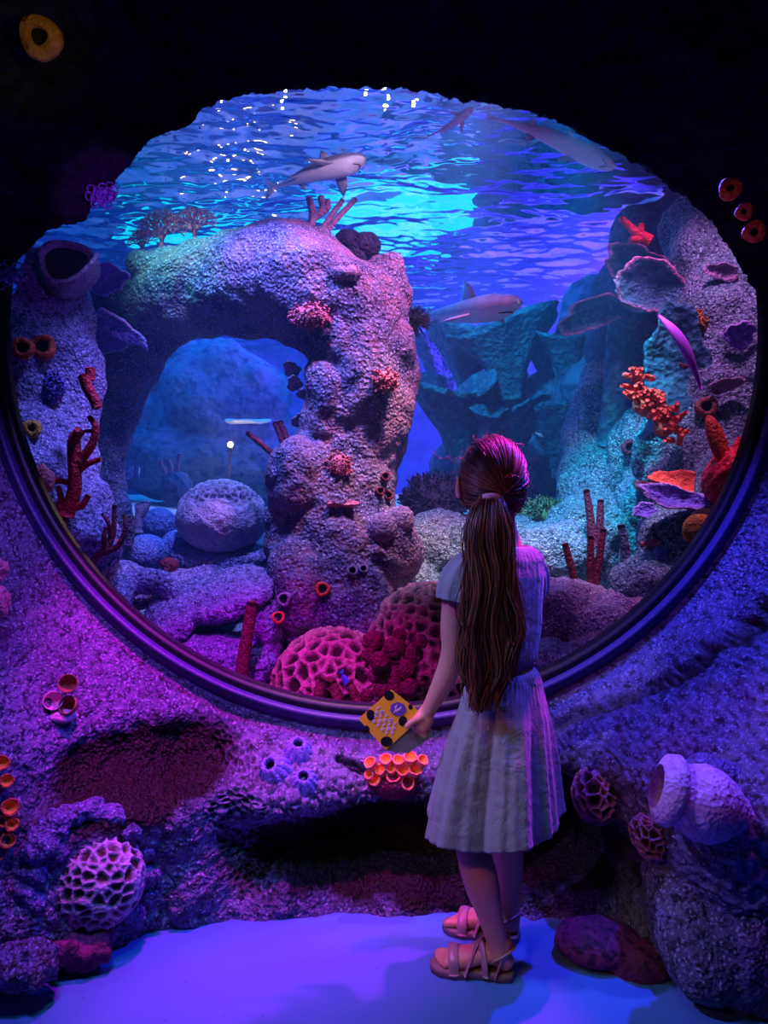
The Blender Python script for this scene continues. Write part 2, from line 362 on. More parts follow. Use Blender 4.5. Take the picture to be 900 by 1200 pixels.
# ---- window: frame ring and domed acrylic pane (bulges into the tank)
win = thing('window_1', None, None, (0, WY, WZ-WR)); win['kind'] = 'structure'
m_frame = plain('frame_paint', '#3d3468', .4, 60, .15)
m_seal = plain('dark_seal', '#0c0c16', .4)
def ring(prof, n=360):
    prof = np.array(prof); a = np.linspace(0, 2*PI, n, endpoint=False)
    V = np.stack([np.cos(a)[:, None]*prof[:, 0], np.repeat(prof[:, 1][None], n, 0), WZ+np.sin(a)[:, None]*prof[:, 0]], 2).reshape(-1, 3)
    return V, grid_faces(n, len(prof), True, True)
obj('window_frame', ring([(WR+.005, WY+.06), (WR+.004, WY-.018), (WR+.010, WY-.028), (WR+.018, WY-.028), (WR+.022, WY-.018), (WR+.032, WY-.012), (WR+.048, WY-.002), (WR+.055, WY+.06)]), m_frame, win, kind='structure')
obj('window_seal', ring([(WR-.020, WY+.055), (WR-.022, WY+.012), (WR-.016, WY+.002), (WR+.008, WY-.004), (WR+.008, WY+.055)]), m_seal, win, kind='structure')
m_ac, nt, b = mk('acrylic'); nt.nodes.remove(b)
o_ = nt.nodes['Material Output']; tr = nt.nodes.new('ShaderNodeBsdfTransparent'); gl = nt.nodes.new('ShaderNodeBsdfGlossy'); gl.inputs['Roughness'].default_value = .03
tr.inputs[0].default_value = (.97, .98, 1, 1)
fr = nt.nodes.new('ShaderNodeFresnel'); fr.inputs[0].default_value = 1.35; mxs = nt.nodes.new('ShaderNodeMixShader')
nt.links.new(fr.outputs[0], mxs.inputs[0]); nt.links.new(tr.outputs[0], mxs.inputs[1]); nt.links.new(gl.outputs[0], mxs.inputs[2]); nt.links.new(mxs.outputs[0], o_.inputs[0])
nr, na = 40, 200; rs = np.linspace(0, WR-.004, nr); a = np.linspace(0, 2*PI, na, endpoint=False)
dep = .34*np.sqrt(np.clip(1-(rs/(WR+.03))**2, 0, 1))
Vd = np.stack([np.cos(a)[:, None]*rs, np.repeat((WY+.02+dep)[None], na, 0), WZ+np.sin(a)[:, None]*rs], 2).reshape(-1, 3)
Vd2 = Vd.copy(); Vd2[:, 1] += .03
Fd = grid_faces(na, nr, True, False)
obj('window_pane', join([(Vd, Fd[:, ::-1]), (Vd2, Fd)]), m_ac, win, kind='structure')

# ================================================================ the tank
TX, TY0, TY1, TZ = 3.2, WY+.03, 7.8, 2.78
def floor_z(x, y):
    return np.interp(y, [2.1, 2.5, 2.9, 3.3, 4.6, 5.2, 7.0, 8], [.22, .34, .58, .78, 1.03, 1.09, 1.13, 1.2])+.05*np.sin(x*2.1+1)
gx = np.linspace(-TX, TX, 260); gy = np.linspace(WY+.02, TY1, 240); GX, GY = np.meshgrid(gx, gy, indexing='ij')
V = np.stack([GX.ravel(), GY.ravel(), floor_z(GX.ravel(), GY.ravel())], 1)
nearf = 1-sstep(4.0, 4.8, V[:, 1])
V[:, 2] += nearf*(fbm(V, 3.0, 5, 3)*.10+fbm(V, 12, 4, 13)*.04)+fbm(V, 5, 3, 23)*.012
m_sand = reef('tank_gravel', ['#9a96a8', '#7f8a94', '#6a6676'], 3, 40, .012, 60, .8, speck='#d8d4e0')
m_sand2 = plain('white_sand', '#d8dcd8', .9, 60, .4)
obj('tank_bed', (V, grid_faces(260, 240)), m_sand, kind='structure')
far_sand_V = np.stack([GX.ravel(), GY.ravel(), floor_z(GX.ravel(), GY.ravel())+.03+fbm(V, 3, 3, 50)*.05], 1)
keep = [f for f in grid_faces(260, 240) if far_sand_V[f[0], 1] > 4.3]
obj('tank_sand', (far_sand_V, keep), m_sand2, kind='structure')
# shell: back and sides
m_back = reef('tank_back_paint', ['#3f5f98', '#34508a', '#284078'], 1.2, 6, .03, 8, .9)
def sheet(p00, p10, p01, n=60, amp=.1, s=1.2):
    p00, p10, p01 = map(np.array, (p00, p10, p01)); u = np.linspace(0, 1, n); U, Vv = np.meshgrid(u, u, indexing='ij')
    X_ = p00+U.ravel()[:, None]*(p10-p00)+Vv.ravel()[:, None]*(p01-p00); m = (X_, grid_faces(n, n)); return bump(m, fbm(X_, s, 5)*amp)
obj('wall_tank_back', sheet((-TX, TY1, .2), (TX, TY1, .2), (-TX, TY1, 2.95), 90, .35, .9), m_back, kind='structure')
obj('wall_tank_left', sheet((-TX, TY0, .2), (-TX, TY1, .2), (-TX, TY0, 3.9), 80, .3), m_back, kind='structure')
obj('wall_tank_right', sheet((TX, TY0, .2), (TX, TY1, .2), (TX, TY0, 3.9), 80, .3), m_back, kind='structure')
m_dark = plain('dark_plaster', '#3b3560', .9)
obj('wall_tank_top', box((0, 5.6, 4.1), (6.6, 7.4, .05)), m_dark, kind='structure', smooth=False)
# water surface, rippled, seen from below
nx, ny = 420, 420; gx = np.linspace(-TX, TX, nx); gy = WY+.03+(TY1-WY)*np.linspace(0, 1, ny)**1.5; GX, GY = np.meshgrid(gx, gy, indexing='ij')
V = np.stack([GX.ravel(), GY.ravel(), np.full(GX.size, TZ)], 1)
qq = V*np.array((1.6, 3.0, 1)); V[:, 2] += fbm(qq, 1.3, 4, 3)*.050+fbm(qq, 5, 2, 40)*.008
m_water, nt, b = mk('water_surface'); nt.nodes.remove(b); o_ = nt.nodes['Material Output']
gl = nt.nodes.new('ShaderNodeBsdfGlossy'); gl.inputs['Roughness'].default_value = .02; gl.inputs[0].default_value = (.8, .88, 1, 1)
rf = nt.nodes.new('ShaderNodeBsdfRefraction'); rf.inputs['IOR'].default_value = 1.045; rf.inputs['Roughness'].default_value = .0
mxs = nt.nodes.new('ShaderNodeMixShader'); mxs.inputs[0].default_value = .42
nt.links.new(gl.outputs[0], mxs.inputs[1]); nt.links.new(rf.outputs[0], mxs.inputs[2]); nt.links.new(mxs.outputs[0], o_.inputs[0])
water = thing('water', 'clear blue tank water filling the aquarium up to its rippled surface', 'water', (0, WY, .4)); water['kind'] = 'stuff'
obj('water_surface', (V, grid_faces(nx, ny)), m_water, water)
m_haze, nt, b = mk('water_haze'); nt.nodes.remove(b); o_ = nt.nodes['Material Output']
vs = nt.nodes.new('ShaderNodeVolumeScatter'); vs.inputs['Color'].default_value = (.22, .5, 1, 1); vs.inputs['Density'].default_value = .075; vs.inputs['Anisotropy'].default_value = .2
va_ = nt.nodes.new('ShaderNodeVolumeAbsorption'); va_.inputs['Color'].default_value = (.25, .6, 1, 1); va_.inputs['Density'].default_value = .09
ad = nt.nodes.new('ShaderNodeAddShader'); nt.links.new(vs.outputs[0], ad.inputs[0]); nt.links.new(va_.outputs[0], ad.inputs[1]); nt.links.new(ad.outputs[0], o_.inputs['Volume'])
obj('water_body', box((0, (2.4+TY1)/2, 1.6), (2*TX-.02, TY1-2.4, 2.3)), m_haze, water, smooth=False)
# glow of the panel added for the cyan water patch, and of the bulbs
m_em, nt, b = mk('cyan_glow'); b.inputs['Base Color'].default_value = (0, 0, 0, 1); b.inputs['Emission Color'].default_value = (.0, .66, .86, 1); b.inputs['Emission Strength'].default_value = 2.9
m_bulb, nt, b = mk('lamp_white'); b.inputs['Emission Color'].default_value = (1, .98, .9, 1); b.inputs['Emission Strength'].default_value = 40
# ================================================================ reef materials
M = {}
M['arch'] = reef('arch_rock', ['#3e3f62', '#866478', '#6a6686'], 7, 26, .018, 70, .85, speck='#aeabd0')
M['teal'] = reef('teal_rock', ['#5c828a', '#6c7c92', '#34525e'], 5, 50, .018, 80, .7, speck='#a8d4d0')
M['blue'] = reef('blue_rock', ['#5a70b0', '#4a5aa0', '#7088c0'], 6, 60, .012, 90, .7, speck='#8fb0e0')
M['purple'] = reef('purple_rock', ['#6e629a', '#857ab0', '#45406a'], 5, 50, .016, 80, .7, speck='#b8b0dc')
M['dark'] = reef('dark_rock', ['#3c3c58', '#4a4866', '#2c3048'], 4, 30, .018, 60, .8)
M['pale'] = reef('pale_rock', ['#a494ac', '#8c7c9c', '#6c6484'], 5, 50, .018, 80, .6, speck='#e8d8ec')
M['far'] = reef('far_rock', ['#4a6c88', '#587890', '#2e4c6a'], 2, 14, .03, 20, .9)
M['honey'] = reef('honeycomb_coral', ['#d69c94', '#e0b4a4', '#c08878'], 6, 60, .006, 120, .6, pit='#30201a')
M['brain'] = reef('brain_coral', ['#a99ab8', '#b4a8c4', '#8b84a8'], 6, 60, .006, 120, .6, pit='#34304e')
M['honeydk'] = reef('dry_honeycomb_coral', ['#b794b4', '#c3a0b8', '#a488a8'], 6, 60, .005, 120, .6, pit='#3c2a20')
M['plate'] = reef('plate_coral', ['#3f6f88', '#35607c', '#4f8494'], 6, 40, .010, 90, .7, pit='#d690b4')
M['plum'] = reef('plum_plate', ['#6a58b8', '#7a66c8', '#584aa0'], 6, 50, .010, 90, .7, pit='#b6a0d8')
M['cup'] = reef('cup_coral', ['#2c6478', '#2a5670', '#3c7c88'], 5, 22, .018, 40, .8)
M['red'] = reef('red_coral', ['#c41830', '#a81430', '#d8283c'], 8, 60, .006, 120, .5)
M['dkred'] = reef('maroon_coral', ['#6c2038', '#5a1a30', '#7c2a40'], 8, 60, .008, 120, .6)
M['orange'] = reef('orange_sponge', ['#d8543a', '#c8442e', '#e86a48'], 8, 60, .006, 140, .6)
M['coralpink'] = reef('pink_tube_coral', ['#ff8468', '#ff7460', '#f89878'], 8, 60, .004, 140, .5)
M['inner'] = plain('tube_mouth', '#ff9a30', .7, 60, .3)
M['pinkbush'] = reef('pink_bush', ['#c86a7a', '#a85a70', '#c87c88'], 8, 60, .006, 140, .6)
M['yellow'] = reef('yellow_sponge', ['#b88a34', '#a87a2c', '#c89a44'], 8, 60, .006, 100, .6)
M['brown'] = reef('brown_sponge', ['#7a4a3e', '#6a3e34', '#8a5a4a'], 8, 60, .006, 100, .7)
M['fan'] = plain('fan_coral', '#ff5578', .7)
M['tan'] = reef('tan_sponge', ['#9a84a0', '#8c7890', '#7a6888'], 6, 50, .008, 100, .7)
M['lilac'] = reef('barnacle_shell', ['#8878c0', '#7a6ab4', '#a090d0'], 8, 70, .004, 160, .5)
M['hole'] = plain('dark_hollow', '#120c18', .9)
M['greenbush'] = reef('green_bush', ['#6f8a60', '#7f9a70', '#5f7a5c'], 8, 70, .006, 160, .6)
from mathutils.bvhtree import BVHTree
TREES = []
def surf(px_, py_, Y, tol=.5, small=0):
    """depth of the reef rock that a thing at this spot sits on"""
    if Y < 2.2: return Y
    d = Vector(P(px_, py_, 1.)-np.array((0, 0, CAMZ))); hits = []
    for t_ in TREES:
        h_it = t_.ray_cast(Vector((0, 0, CAMZ))+d*2.2, d.normalized())
        if h_it[0] is not None: hits.append(h_it[0].y)
    if not hits: return Y
    y_ = min(hits); return y_-small if abs(y_-Y) < tol else Y
def pr(d, Y): return d*Y/F
def stone(name, comps, mat, label, cat='rock', amp=.035, s=6, vox=.012, group=None, kind=None, parent=None, fine=.012):
    ms = []
    for m in comps:
        V, Fc = m; N = normals(V, Fc); ms.append((V+N*(fbm(V, s, 4)*amp+fbm(V, s*5, 3, 9)*fine)[:, None], Fc))
    jm = join(ms); TREES.append(BVHTree.FromPolygons(jm[0].tolist(), jm[1]))
    o = obj(name, jm, mat, parent, label=label, cat=cat, group=group, kind=kind)
    return remesh(o, vox)
def pb(px_, py_, Y, rx, ry, rz=None, n=5, amp=.15, s=3, rot=None):
    """blob given by its pixel centre and pixel radii (rx across, ry up, rz in depth)"""
    rz = rz or (rx+ry)/2
    return blob(P(px_, py_, Y), (pr(rx, Y), pr(rz, Y), pr(ry, Y)), n, amp, s, rot)
def ptube(pts, rad, n=14, rings=None, **k):
    """pts: (px, py, Y), rad in pixels at that depth"""
    rad = np.atleast_1d(rad); rad = np.repeat(rad, len(pts)) if len(rad) == 1 else rad
    return tube([P(*p) for p in pts], [pr(r, p[2]) for r, p in zip(rad, pts)], n, rings, **k)

# ================================================================ the rock arch
stone('rock_arch', [
    ptube([(128, 700, 3.35), (126, 600, 3.4), (124, 520, 3.4), (142, 440, 3.35), (168, 375, 3.25), (228, 343, 3.12), (295, 330, 3.05), (355, 335, 3.0), (408, 375, 3.0), (424, 430, 3.0),
           (418, 490, 3.0), (398, 545, 3.0), (395, 620, 3.0), (398, 720, 2.98), (398, 830, 2.95)],
          [30, 26, 26, 34, 50, 52, 60, 68, 66, 63, 60, 60, 74, 82, 84], 56, 260),
    pb(330, 300, 3.05, 58, 42), pb(452, 350, 3.02, 26, 46), pb(440, 415, 3.0, 44, 50), pb(205, 320, 3.15, 50, 30), pb(145, 352, 3.2, 36, 30),
    pb(355, 560, 2.92, 44, 52), pb(385, 470, 2.95, 30, 60), pb(435, 560, 3.05, 32, 50), pb(440, 640, 2.92, 52, 46), pb(352, 690, 2.85, 42, 66), pb(420, 720, 2.85, 50, 70), pb(330, 620, 2.95, 22, 50)],
    M['arch'], 'large encrusted rock arch rising from the reef to the left of the girl', 'rock arch', .06, 4.2, .012)

def cellpit(V, s, off=0, wall_=.35, jit=1):
    f1, f2 = worley(V, s, off); return sstep(0, wall_, f2-f1)
def honeycomb(name, c, r, cell, depth, mat, label, cat='coral', n=6, wall_=.35, squash=None, amp=.06, parent=None, top=None):
    V, Fc = ico(n); V = V*(1+amp*fbm(V, 1.5, 4, c[0]))[:, None]*np.array(r); N = V/np.array(r)**2; N /= np.linalg.norm(N, axis=1)[:, None]
    pit = cellpit(V, 1/cell, 3.3, wall_)
    if top is not None: pit = pit*sstep(top-.2, top+.2, V[:, 2]/r[2]+.2*fbm(V, 8, 2))
    V = V-N*(pit*depth)[:, None]+N*(fbm(V, 30, 3)*depth*.35)[:, None]
    return obj(name, (V+np.asarray(c), Fc), mat, parent, attrs={'pit': pit}, label=label, cat=cat)
honeycomb('honeycomb_coral', P(392, 808, 2.66), (.235, .20, .225), .050, .020, M['honey'], 'low dome of pink-ridged honeycomb coral at the foot of the rock arch')
honeycomb('honeycomb_coral', P(505, 785, 2.72), (.27, .23, .33), .046, .022, M['honey'], 'tall dome of pink-ridged honeycomb coral beside the girl’s left arm')
honeycomb('brain_coral', P(260, 606, 3.2), (.195, .18, .165), .030, .018, M['brain'], 'big rounded brain coral boulder with pale ridges on its crown, under the arch', top=.45, wall_=.3)
obj('rock', pb(265, 655, 3.25, 66, 22, n=5), M['purple'], label='dark purple rock ledge carrying the brain coral boulder', cat='rock')
obj('ball_coral', pb(187, 614, 3.55, 20, 19, amp=.06), M['blue'], label='small blue ball coral touching the left side of the brain coral', cat='coral')
obj('ball_coral', pb(171, 648, 3.2, 27, 22, amp=.06), M['blue'], label='blue ball coral in front of and lower than the smaller blue ball', cat='coral')
obj('ball_coral', pb(212, 640, 3.3, 24, 20, amp=.1), M['blue'], label='bumpy blue coral between the lower blue ball and the dark ledge', cat='coral')
# table rock, hooked rock, rocks in front at the left
def slab(c, rx, ry, th, tilt, amp=.1, n=6):
    V, Fc = ico(n); d = V.copy(); V = np.sign(V)*np.abs(V)**.75; V = V*(1+amp*fbm(d, 2, 4, 5))[:, None]*np.array((rx, ry, th))
    R = np.array(Matrix.Rotation(tilt, 3, 'Y')@Matrix.Rotation(.42, 3, 'X')); return V@R.T+np.asarray(c), Fc
stone('table_rock', [slab(P(247, 700, 2.72), .24, .17, .045, -.22), slab(P(200, 735, 2.62), .10, .1, .045, -.5)], M['purple'],
      'flat tilted purple-white table rock below the brain coral', 'rock', .02, 9, .008)
stone('rock', [ptube([(215, 715, 2.7), (190, 683, 2.72), (150, 685, 2.7), (140, 715, 2.6), (160, 760, 2.5)], [10, 13, 15, 14, 20], 20, 40)], M['purple'],
      'hooked purple rock curling over a dark hollow left of the table rock', 'rock', .02, 8, .008)
stone('rock', [pb(265, 775, 2.68, 62, 36), pb(310, 740, 2.72, 26, 40), pb(215, 775, 2.6, 34, 30)], M['purple'], 'purple rock in the shade below the table rock', 'rock', .04, 6, .01)
stone('rock', [pb(140, 690, 2.9, 40, 30), pb(100, 640, 2.75, 36, 50), pb(230, 690, 3.0, 60, 26)], M['purple'], 'low rocks behind the dark branching coral', 'rock', .04, 6, .012)
obj('tube_sponge', ptube([(283, 792, 2.5), (287, 760, 2.5), (296, 706, 2.5)], [8, 7.5, 7], 16, 24), M['dkred'], label='single dark red tube sponge standing beside the small honeycomb dome', cat='sponge')
stone('rock', [pb(510, 640, 3.3, 60, 42), pb(560, 650, 3.2, 50, 40), pb(480, 700, 3.15, 40, 40)], M['teal'], 'teal rock ledge between the arch foot and the girl', 'rock', .05, 6, .012)
# bushy domes made of short branchlets
def bush(name, c, r, n, l, rad, mat, label, cat='coral', seed=1, hemi=-.2, core=True, group=None):
    rg = np.random.default_rng(seed); ms = []; c = np.asarray(c); r = np.atleast_1d(r)*np.ones(3)
    if core: ms.append(blob(c, r*.9, 4, .08))
    k = 0
    while k < n:
        d = rg.normal(size=3); d /= np.linalg.norm(d)
        if d[2] < hemi: continue
        b0 = c+d*r*.82; side = rg.normal(size=3)*.35; e = b0+(d+side)/np.linalg.norm(d+side)*l*(.7+.5*rg.random())
        ms.append(tube([b0, (b0+e)/2+rg.normal(size=3)*l*.08, e], [rad*1.1, rad, rad*.75], 5, 4)); k += 1
    return obj(name, join(ms), mat, label=label, cat=cat, group=group)
bush('bushy_coral', P(508, 592, 3.7), (.17, .14, .16), 420, .045, .005, M['dark'], 'dark spiny bushy coral dome just left of the girl’s head', seed=2)
bush('bushy_coral', P(636, 603, 3.5), (.10, .09, .065), 260, .04, .005, M['greenbush'], 'small pale green finger coral clump at the girl’s right ear', seed=3)
stone('rock', [pb(640, 650, 3.2, 80, 40), pb(700, 640, 3.3, 70, 60), pb(610, 625, 3.5, 50, 22)], M['teal'], 'bluish rubble mound behind the red tube sponges', 'rock', .06, 7, .014)
stone('rock', [pb(650, 715, 2.7, 70, 38), pb(720, 740, 2.62, 62, 48), pb(650, 790, 2.45, 60, 36), pb(690, 790, 2.45, 50, 40)], M['pale'],
      'pinkish white rock mound at the foot of the window right of the girl', 'rock', .05, 7, .011)
stone('rock', [ptube([(705, 430, 3.75), (700, 500, 3.7), (705, 560, 3.65), (712, 640, 3.5)], [20, 36, 52, 62], 30, 40), pb(745, 540, 3.4, 34, 60), pb(675, 590, 3.55, 22, 40), pb(760, 600, 3.2, 40, 50)],
      M['teal'], 'cyan-lit encrusted rock pillar to the right of the girl', 'rock', .05, 7, .013)
stone('rock', [ptube([(812, 250, 3.15), (850, 340, 3.0), (842, 430, 2.95), (832, 520, 2.9), (830, 620, 2.8), (800, 720, 2.7)], [40, 62, 66, 66, 66, 66], 40, 60),
               pb(790, 530, 2.95, 44, 54), pb(800, 640, 2.7, 54, 58), pb(760, 690, 2.65, 46, 40), pb(870, 600, 2.6, 50, 90), pb(880, 400, 2.9, 50, 110), pb(780, 730, 2.5, 50, 30)],
      M['teal'], 'tall reef wall along the right edge of the window', 'rock', .07, 5, .015)
stone('rock', [ptube([(62, 300, 2.95), (60, 380, 2.9), (62, 470, 2.85), (66, 560, 2.75), (92, 660, 2.65)], [26, 50, 52, 46, 50], 40, 60), pb(30, 430, 2.8, 50, 80), pb(45, 560, 2.7, 50, 80), pb(95, 610, 2.75, 34, 60)],
      M['purple'], 'violet reef wall along the left edge of the window', 'rock', .06, 5, .015)

# ================================================================ plates, ears, cups
def ear(name, c, w, h, th, normal, up, mat, label, cat='coral', seed=0, wavy=.12, curl=.25, group=None, rim=.82, n=48):
    """leaf-shaped plate coral: rounded outline, wavy, pale rim, real thickness"""
    if w < .14 and name == 'plate_coral' and 2.3 < c[1] < 2.9:
        px_ = 450+c[0]/c[1]*F; py_ = 600-(c[2]-CAMZ)/c[1]*F; y_ = surf(px_, py_, c[1], .6, w*.55); k_ = y_/c[1]; c = P(px_, py_, y_); w *= k_; h *= k_
    nr = 16; rs = np.linspace(0.001, 1, nr); a = np.linspace(0, 2*PI, n, endpoint=False)
    out = 1+wavy*np.sin(a*3+seed)+wavy*.6*np.sin(a*7+seed*2)+.03*np.sin(a*17)
    x = (rs[None]*out[:, None]*np.cos(a)[:, None])*w; y = (rs[None]*out[:, None]*np.sin(a)[:, None])*h
    z = curl*(rs[None]**2)*max(w, h)*np.ones_like(x)+wavy*.25*w*rs[None]**2*np.sin(a*4+seed)[:, None]
    t = th*np.sqrt(np.clip(1-rs**6, 0.02, 1))[None]*np.ones_like(x)
    nz_ = Vector(normal).normalized(); u = Vector(up); vy = (u-nz_*u.dot(nz_)).normalized(); vx = vy.cross(nz_)
    B = np.array([vx[:], vy[:], nz_[:]])
    A = np.stack([x, y, z+t/2], 2).reshape(-1, 3); Bk = np.stack([x, y, z-t/2], 2).reshape(-1, 3)
    g = grid_faces(n, nr, True, False); V = np.concatenate([A, Bk]); o_ = len(A)
    Fc = [tuple(f) for f in g]+[tuple(f[::-1]+o_) for f in g]
    e = np.arange(n)*nr+nr-1; e2 = np.roll(e, -1); Fc += [(int(a1), int(b1), int(b1+o_), int(a1+o_)) for a1, b1 in zip(e, e2)]
    Vw_ = V@B; Vw_ = Vw_+fbm(Vw_+np.asarray(c), 14, 3)[:, None]*np.array(nz_[:])*.012
    pit = np.tile(sstep(rim, 1.0, rs), n); pit = np.concatenate([pit, pit])
    return obj(name, (Vw_+np.asarray(c), Fc), mat, attrs={'pit': pit}, label=label, cat=cat, group=group)
ear('plate_coral', P(742, 306, 3.05), .155, .075, .022, (.1, -.75, -.55), (.1, .3, 1), M['plate'], 'upper teal plate coral with pink rim near the top right of the reef', seed=1)
ear('plate_coral', P(760, 333, 2.95), .155, .10, .022, (.0, -.85, -.45), (.25, .3, 1), M['plate'], 'ear-shaped teal plate coral just below the upper plate', seed=2, wavy=.06)
ear('plate_coral', P(698, 362, 3.2), .17, .075, .022, (-.1, -.7, -.65), (-.15, .3, 1), M['plate'], 'teal plate coral pointing left above the cyan rock pillar', seed=3)
ear('plate_coral', P(795, 428, 2.85), .12, .22, .03, (-.35, -.9, -.1), (-.15, 0, 1), M['cup'], 'tall drooping teal ear coral in the middle of the right reef wall', seed=4, rim=.95)
obj('coral_stalk', ptube([(715, 520, 3.5), (722, 450, 3.4), (728, 385, 3.3), (745, 350, 3.15)], [16, 14, 16, 22], 18, 30), M['cup'], label='blue stalk under the teal plate corals on the right', cat='coral')
ear('plate_coral', P(118, 322, 2.9), .115, .062, .02, (0, -.8, -.5), (.1, .3, 1), M['plum'], 'dark violet plate coral joining the left wall to the arch', seed=6, rim=.9)
for (x, y, w_, h_, sx, lb) in [(120, 396, .125, .05, .0, 'lower violet finger-like plate coral pointing at the arch'), (140, 384, .11, .04, -.5, 'upper violet plate coral drooping towards the arch')]:
    ear('plate_coral', P(x, y, 2.75), w_, h_, .035, (.1, -.8, -.55), (-sx, .2, 1), M['plum'], lb, seed=x, curl=.1)
def cup(name, c, r, h, mat, label, seed=0, tilt=(0, 0, 1), group='vase corals at the back of the tank', flare=1.6, cat='coral'):
    a = np.linspace(0, 2*PI, 40, endpoint=False); t = np.linspace(0, 1, 14)
    ro = r*(.18+.82*t**flare); prof = [(x_, z_) for x_, z_ in zip(ro, h*t)]+[(x_*.9, z_-.004) for x_, z_ in zip(ro[::-1], h*t[::-1])]
    V, Fc = lathe(prof, 40); k = len(prof); w_ = 1+.10*np.sin(a*3+seed)+.06*np.sin(a*7+seed); V = V.reshape(k, 40, 3); V[:, :, :2] *= w_[None, :, None]
    V[:, :, 2] += (.12*h*np.sin(a*2+seed))[None]*(V[:, :, 2]/h)**2; V = V.reshape(-1, 3)
    V, Fc = xform((V, Fc), c, tilt); V = V+fbm(V, 9, 4)[:, None]*.012+0; Vn = normals(V, Fc); V = V+Vn*(fbm(V, 22, 3)*.012)[:, None]
    return obj(name, (V, Fc), mat, label=label, cat=cat, group=None)
CUPS = [(548, 470, 4.9, 50, 90, 'tall vase coral left of the others, beside the arch'), (600, 468, 4.7, 66, 88, 'broad vase coral below the distant shark'), (668, 470, 4.6, 58, 78, 'wide vase coral behind the cyan pillar top'),
        (545, 560, 4.6, 52, 108, 'tall dark vase coral directly left of the girl’s head'), (640, 450, 4.9, 34, 52, 'small high vase coral right of the distant shark'), (600, 560, 4.4, 44, 84, 'vase coral right behind the girl’s head'),
        (520, 505, 5.4, 26, 62, 'pale cyan vase coral farthest left'), (655, 560, 4.3, 42, 80, 'vase coral between the girl’s head and the pillar'), (590, 510, 5.0, 40, 62, 'shaded vase coral in the middle of the thicket'), (520, 470, 5.6, 46, 84, 'distant faded vase coral rising past the arch')]
for i, (x, y, Y, w_, h_, lb) in enumerate(CUPS):
    cup('vase_coral', P(x, y, Y), pr(w_, Y), pr(h_, Y), M['cup'], 'teal '+lb, i*1.7, (random.uniform(-.2, .2), -.12, 1))
stone('rock', [pb(600, 560, 5.2, 100, 90, 60), pb(660, 520, 5.0, 70, 100, 60), pb(560, 600, 4.9, 60, 40), pb(640, 330, 6.2, 60, 30), pb(700, 420, 4.6, 50, 90, 50)], M['far'], 'shadowy rock mass behind the vase corals', 'rock', .12, 3, .03)
stone('rock', [pb(800, 300, 3.9, 80, 80, 60), pb(760, 400, 4.1, 70, 110, 60)], M['dark'], 'dim rock mass behind the pink-rimmed plate corals', 'rock', .12, 3, .03)

# ================================================================ branching things
def branches(specs, rad0, n=9):
    """specs: list of (points, r_start, r_end) in pixel coordinates"""
    return join([ptube(p, np.linspace(r0, r1, len(p)), n, len(p)*5) for p, r0, r1 in specs])
Y = 2.5
obj('branching_coral', branches([([(78, 605, Y), (88, 570, Y), (86, 520, Y), (94, 505, Y)], 9, 6), ([(94, 540, Y), (108, 520, Y), (112, 500, Y), (104, 488, Y)], 6, 3), ([(90, 530, Y), (90, 512, Y), (91, 503, Y-.03)], 5, 4),
    ([(84, 560, Y), (100, 545, Y), (118, 538, Y)], 5, 3), ([(80, 595, Y), (95, 593, Y), (104, 580, Y)], 5, 3.4), ([(78, 605, Y), (60, 607, Y), (47, 590, Y), (47, 574, Y), (60, 563, Y), (80, 565, Y)], 5, 3.6),
    ([(62, 600, Y), (56, 585, Y), (50, 575, Y)], 5, 3), ([(70, 603, Y), (72, 585, Y), (68, 570, Y)], 5, 3), ([(108, 505, Y), (102, 505, Y), (96, 506, Y)], 2.6, 1.6)], 1), M['red'],
    label='bright red branching coral against the left window edge', cat='coral')
obj('branching_coral', branches([([(98, 668, 2.6), (118, 648, 2.6), (132, 628, 2.62), (134, 592, 2.62)], 5, 2.6), ([(130, 636, 2.62), (128, 615, 2.6), (120, 602, 2.6)], 3.4, 1.8), ([(120, 648, 2.6), (138, 640, 2.6), (147, 620, 2.6), (146, 604, 2.62)], 4, 2.4),
    ([(122, 645, 2.6), (122, 630, 2.58), (124, 618, 2.58)], 3.4, 2.4)], 1), M['dkred'], label='dark brown branching coral beside the lower left window edge', cat='coral')
obj('branching_coral', branches([([(162, 624, 3.3), (163, 600, 3.3), (162, 590, 3.3)], 5, 4), ([(163, 606, 3.3), (170, 597, 3.3), (173, 588, 3.3)], 4.4, 4)], 1), M['tan'], label='small forked brown coral beside the upper blue ball', cat='coral')
for i, (x, y) in enumerate([(108, 605), (122, 600), (140, 612), (152, 605)]):
    obj('finger_sponge', branches([([(x, y+34, 3.1), (x+1, y+14, 3.1), (x, y, 3.1)], 5, 5.5)], 1), M['dark'], label='stubby dark finger sponge, %s in the row behind the dark branching coral' % ['leftmost', 'second from left', 'third from left', 'rightmost'][i], cat='sponge', group=None)
# sea fans on the arch
def fan(name, x, y, Y, r, label, seed):
    rg = np.random.default_rng(seed); segs = []
    def grow(p, ang_, l, rad, d):
        q = (p[0]+math.cos(ang_)*l, p[1]-math.sin(ang_)*l, p[2]+rg.normal()*.012); segs.append(ptube([p, q], [rad, rad*.8], 5, 2))
        if d == 0: return
        for s in ((-1, 1) if d < 5 else (-1, 0, 1)): grow(q, ang_+s*(.40+.12*rg.random())*(1.25 if d > 4 else .8), l*(.80+.1*rg.random()), rad*.76, d-1)
    grow((x, y+r*.95, Y), PI/2+.05*seed, r*.42, r*.13, 6)
    return obj(name, join(segs), M['fan'], label=label, cat='coral')
fan('sea_fan', 190, 268, 3.15, 24, 'larger pink sea fan on top of the arch, second from the left', 1)
fan('sea_fan', 229, 263, 3.15, 22, 'rounded pink sea fan on top of the arch, nearest the window centre', 2)
fan('sea_fan', 168, 283, 3.15, 15, 'smallest pink sea fan, leftmost on top of the arch', 3)
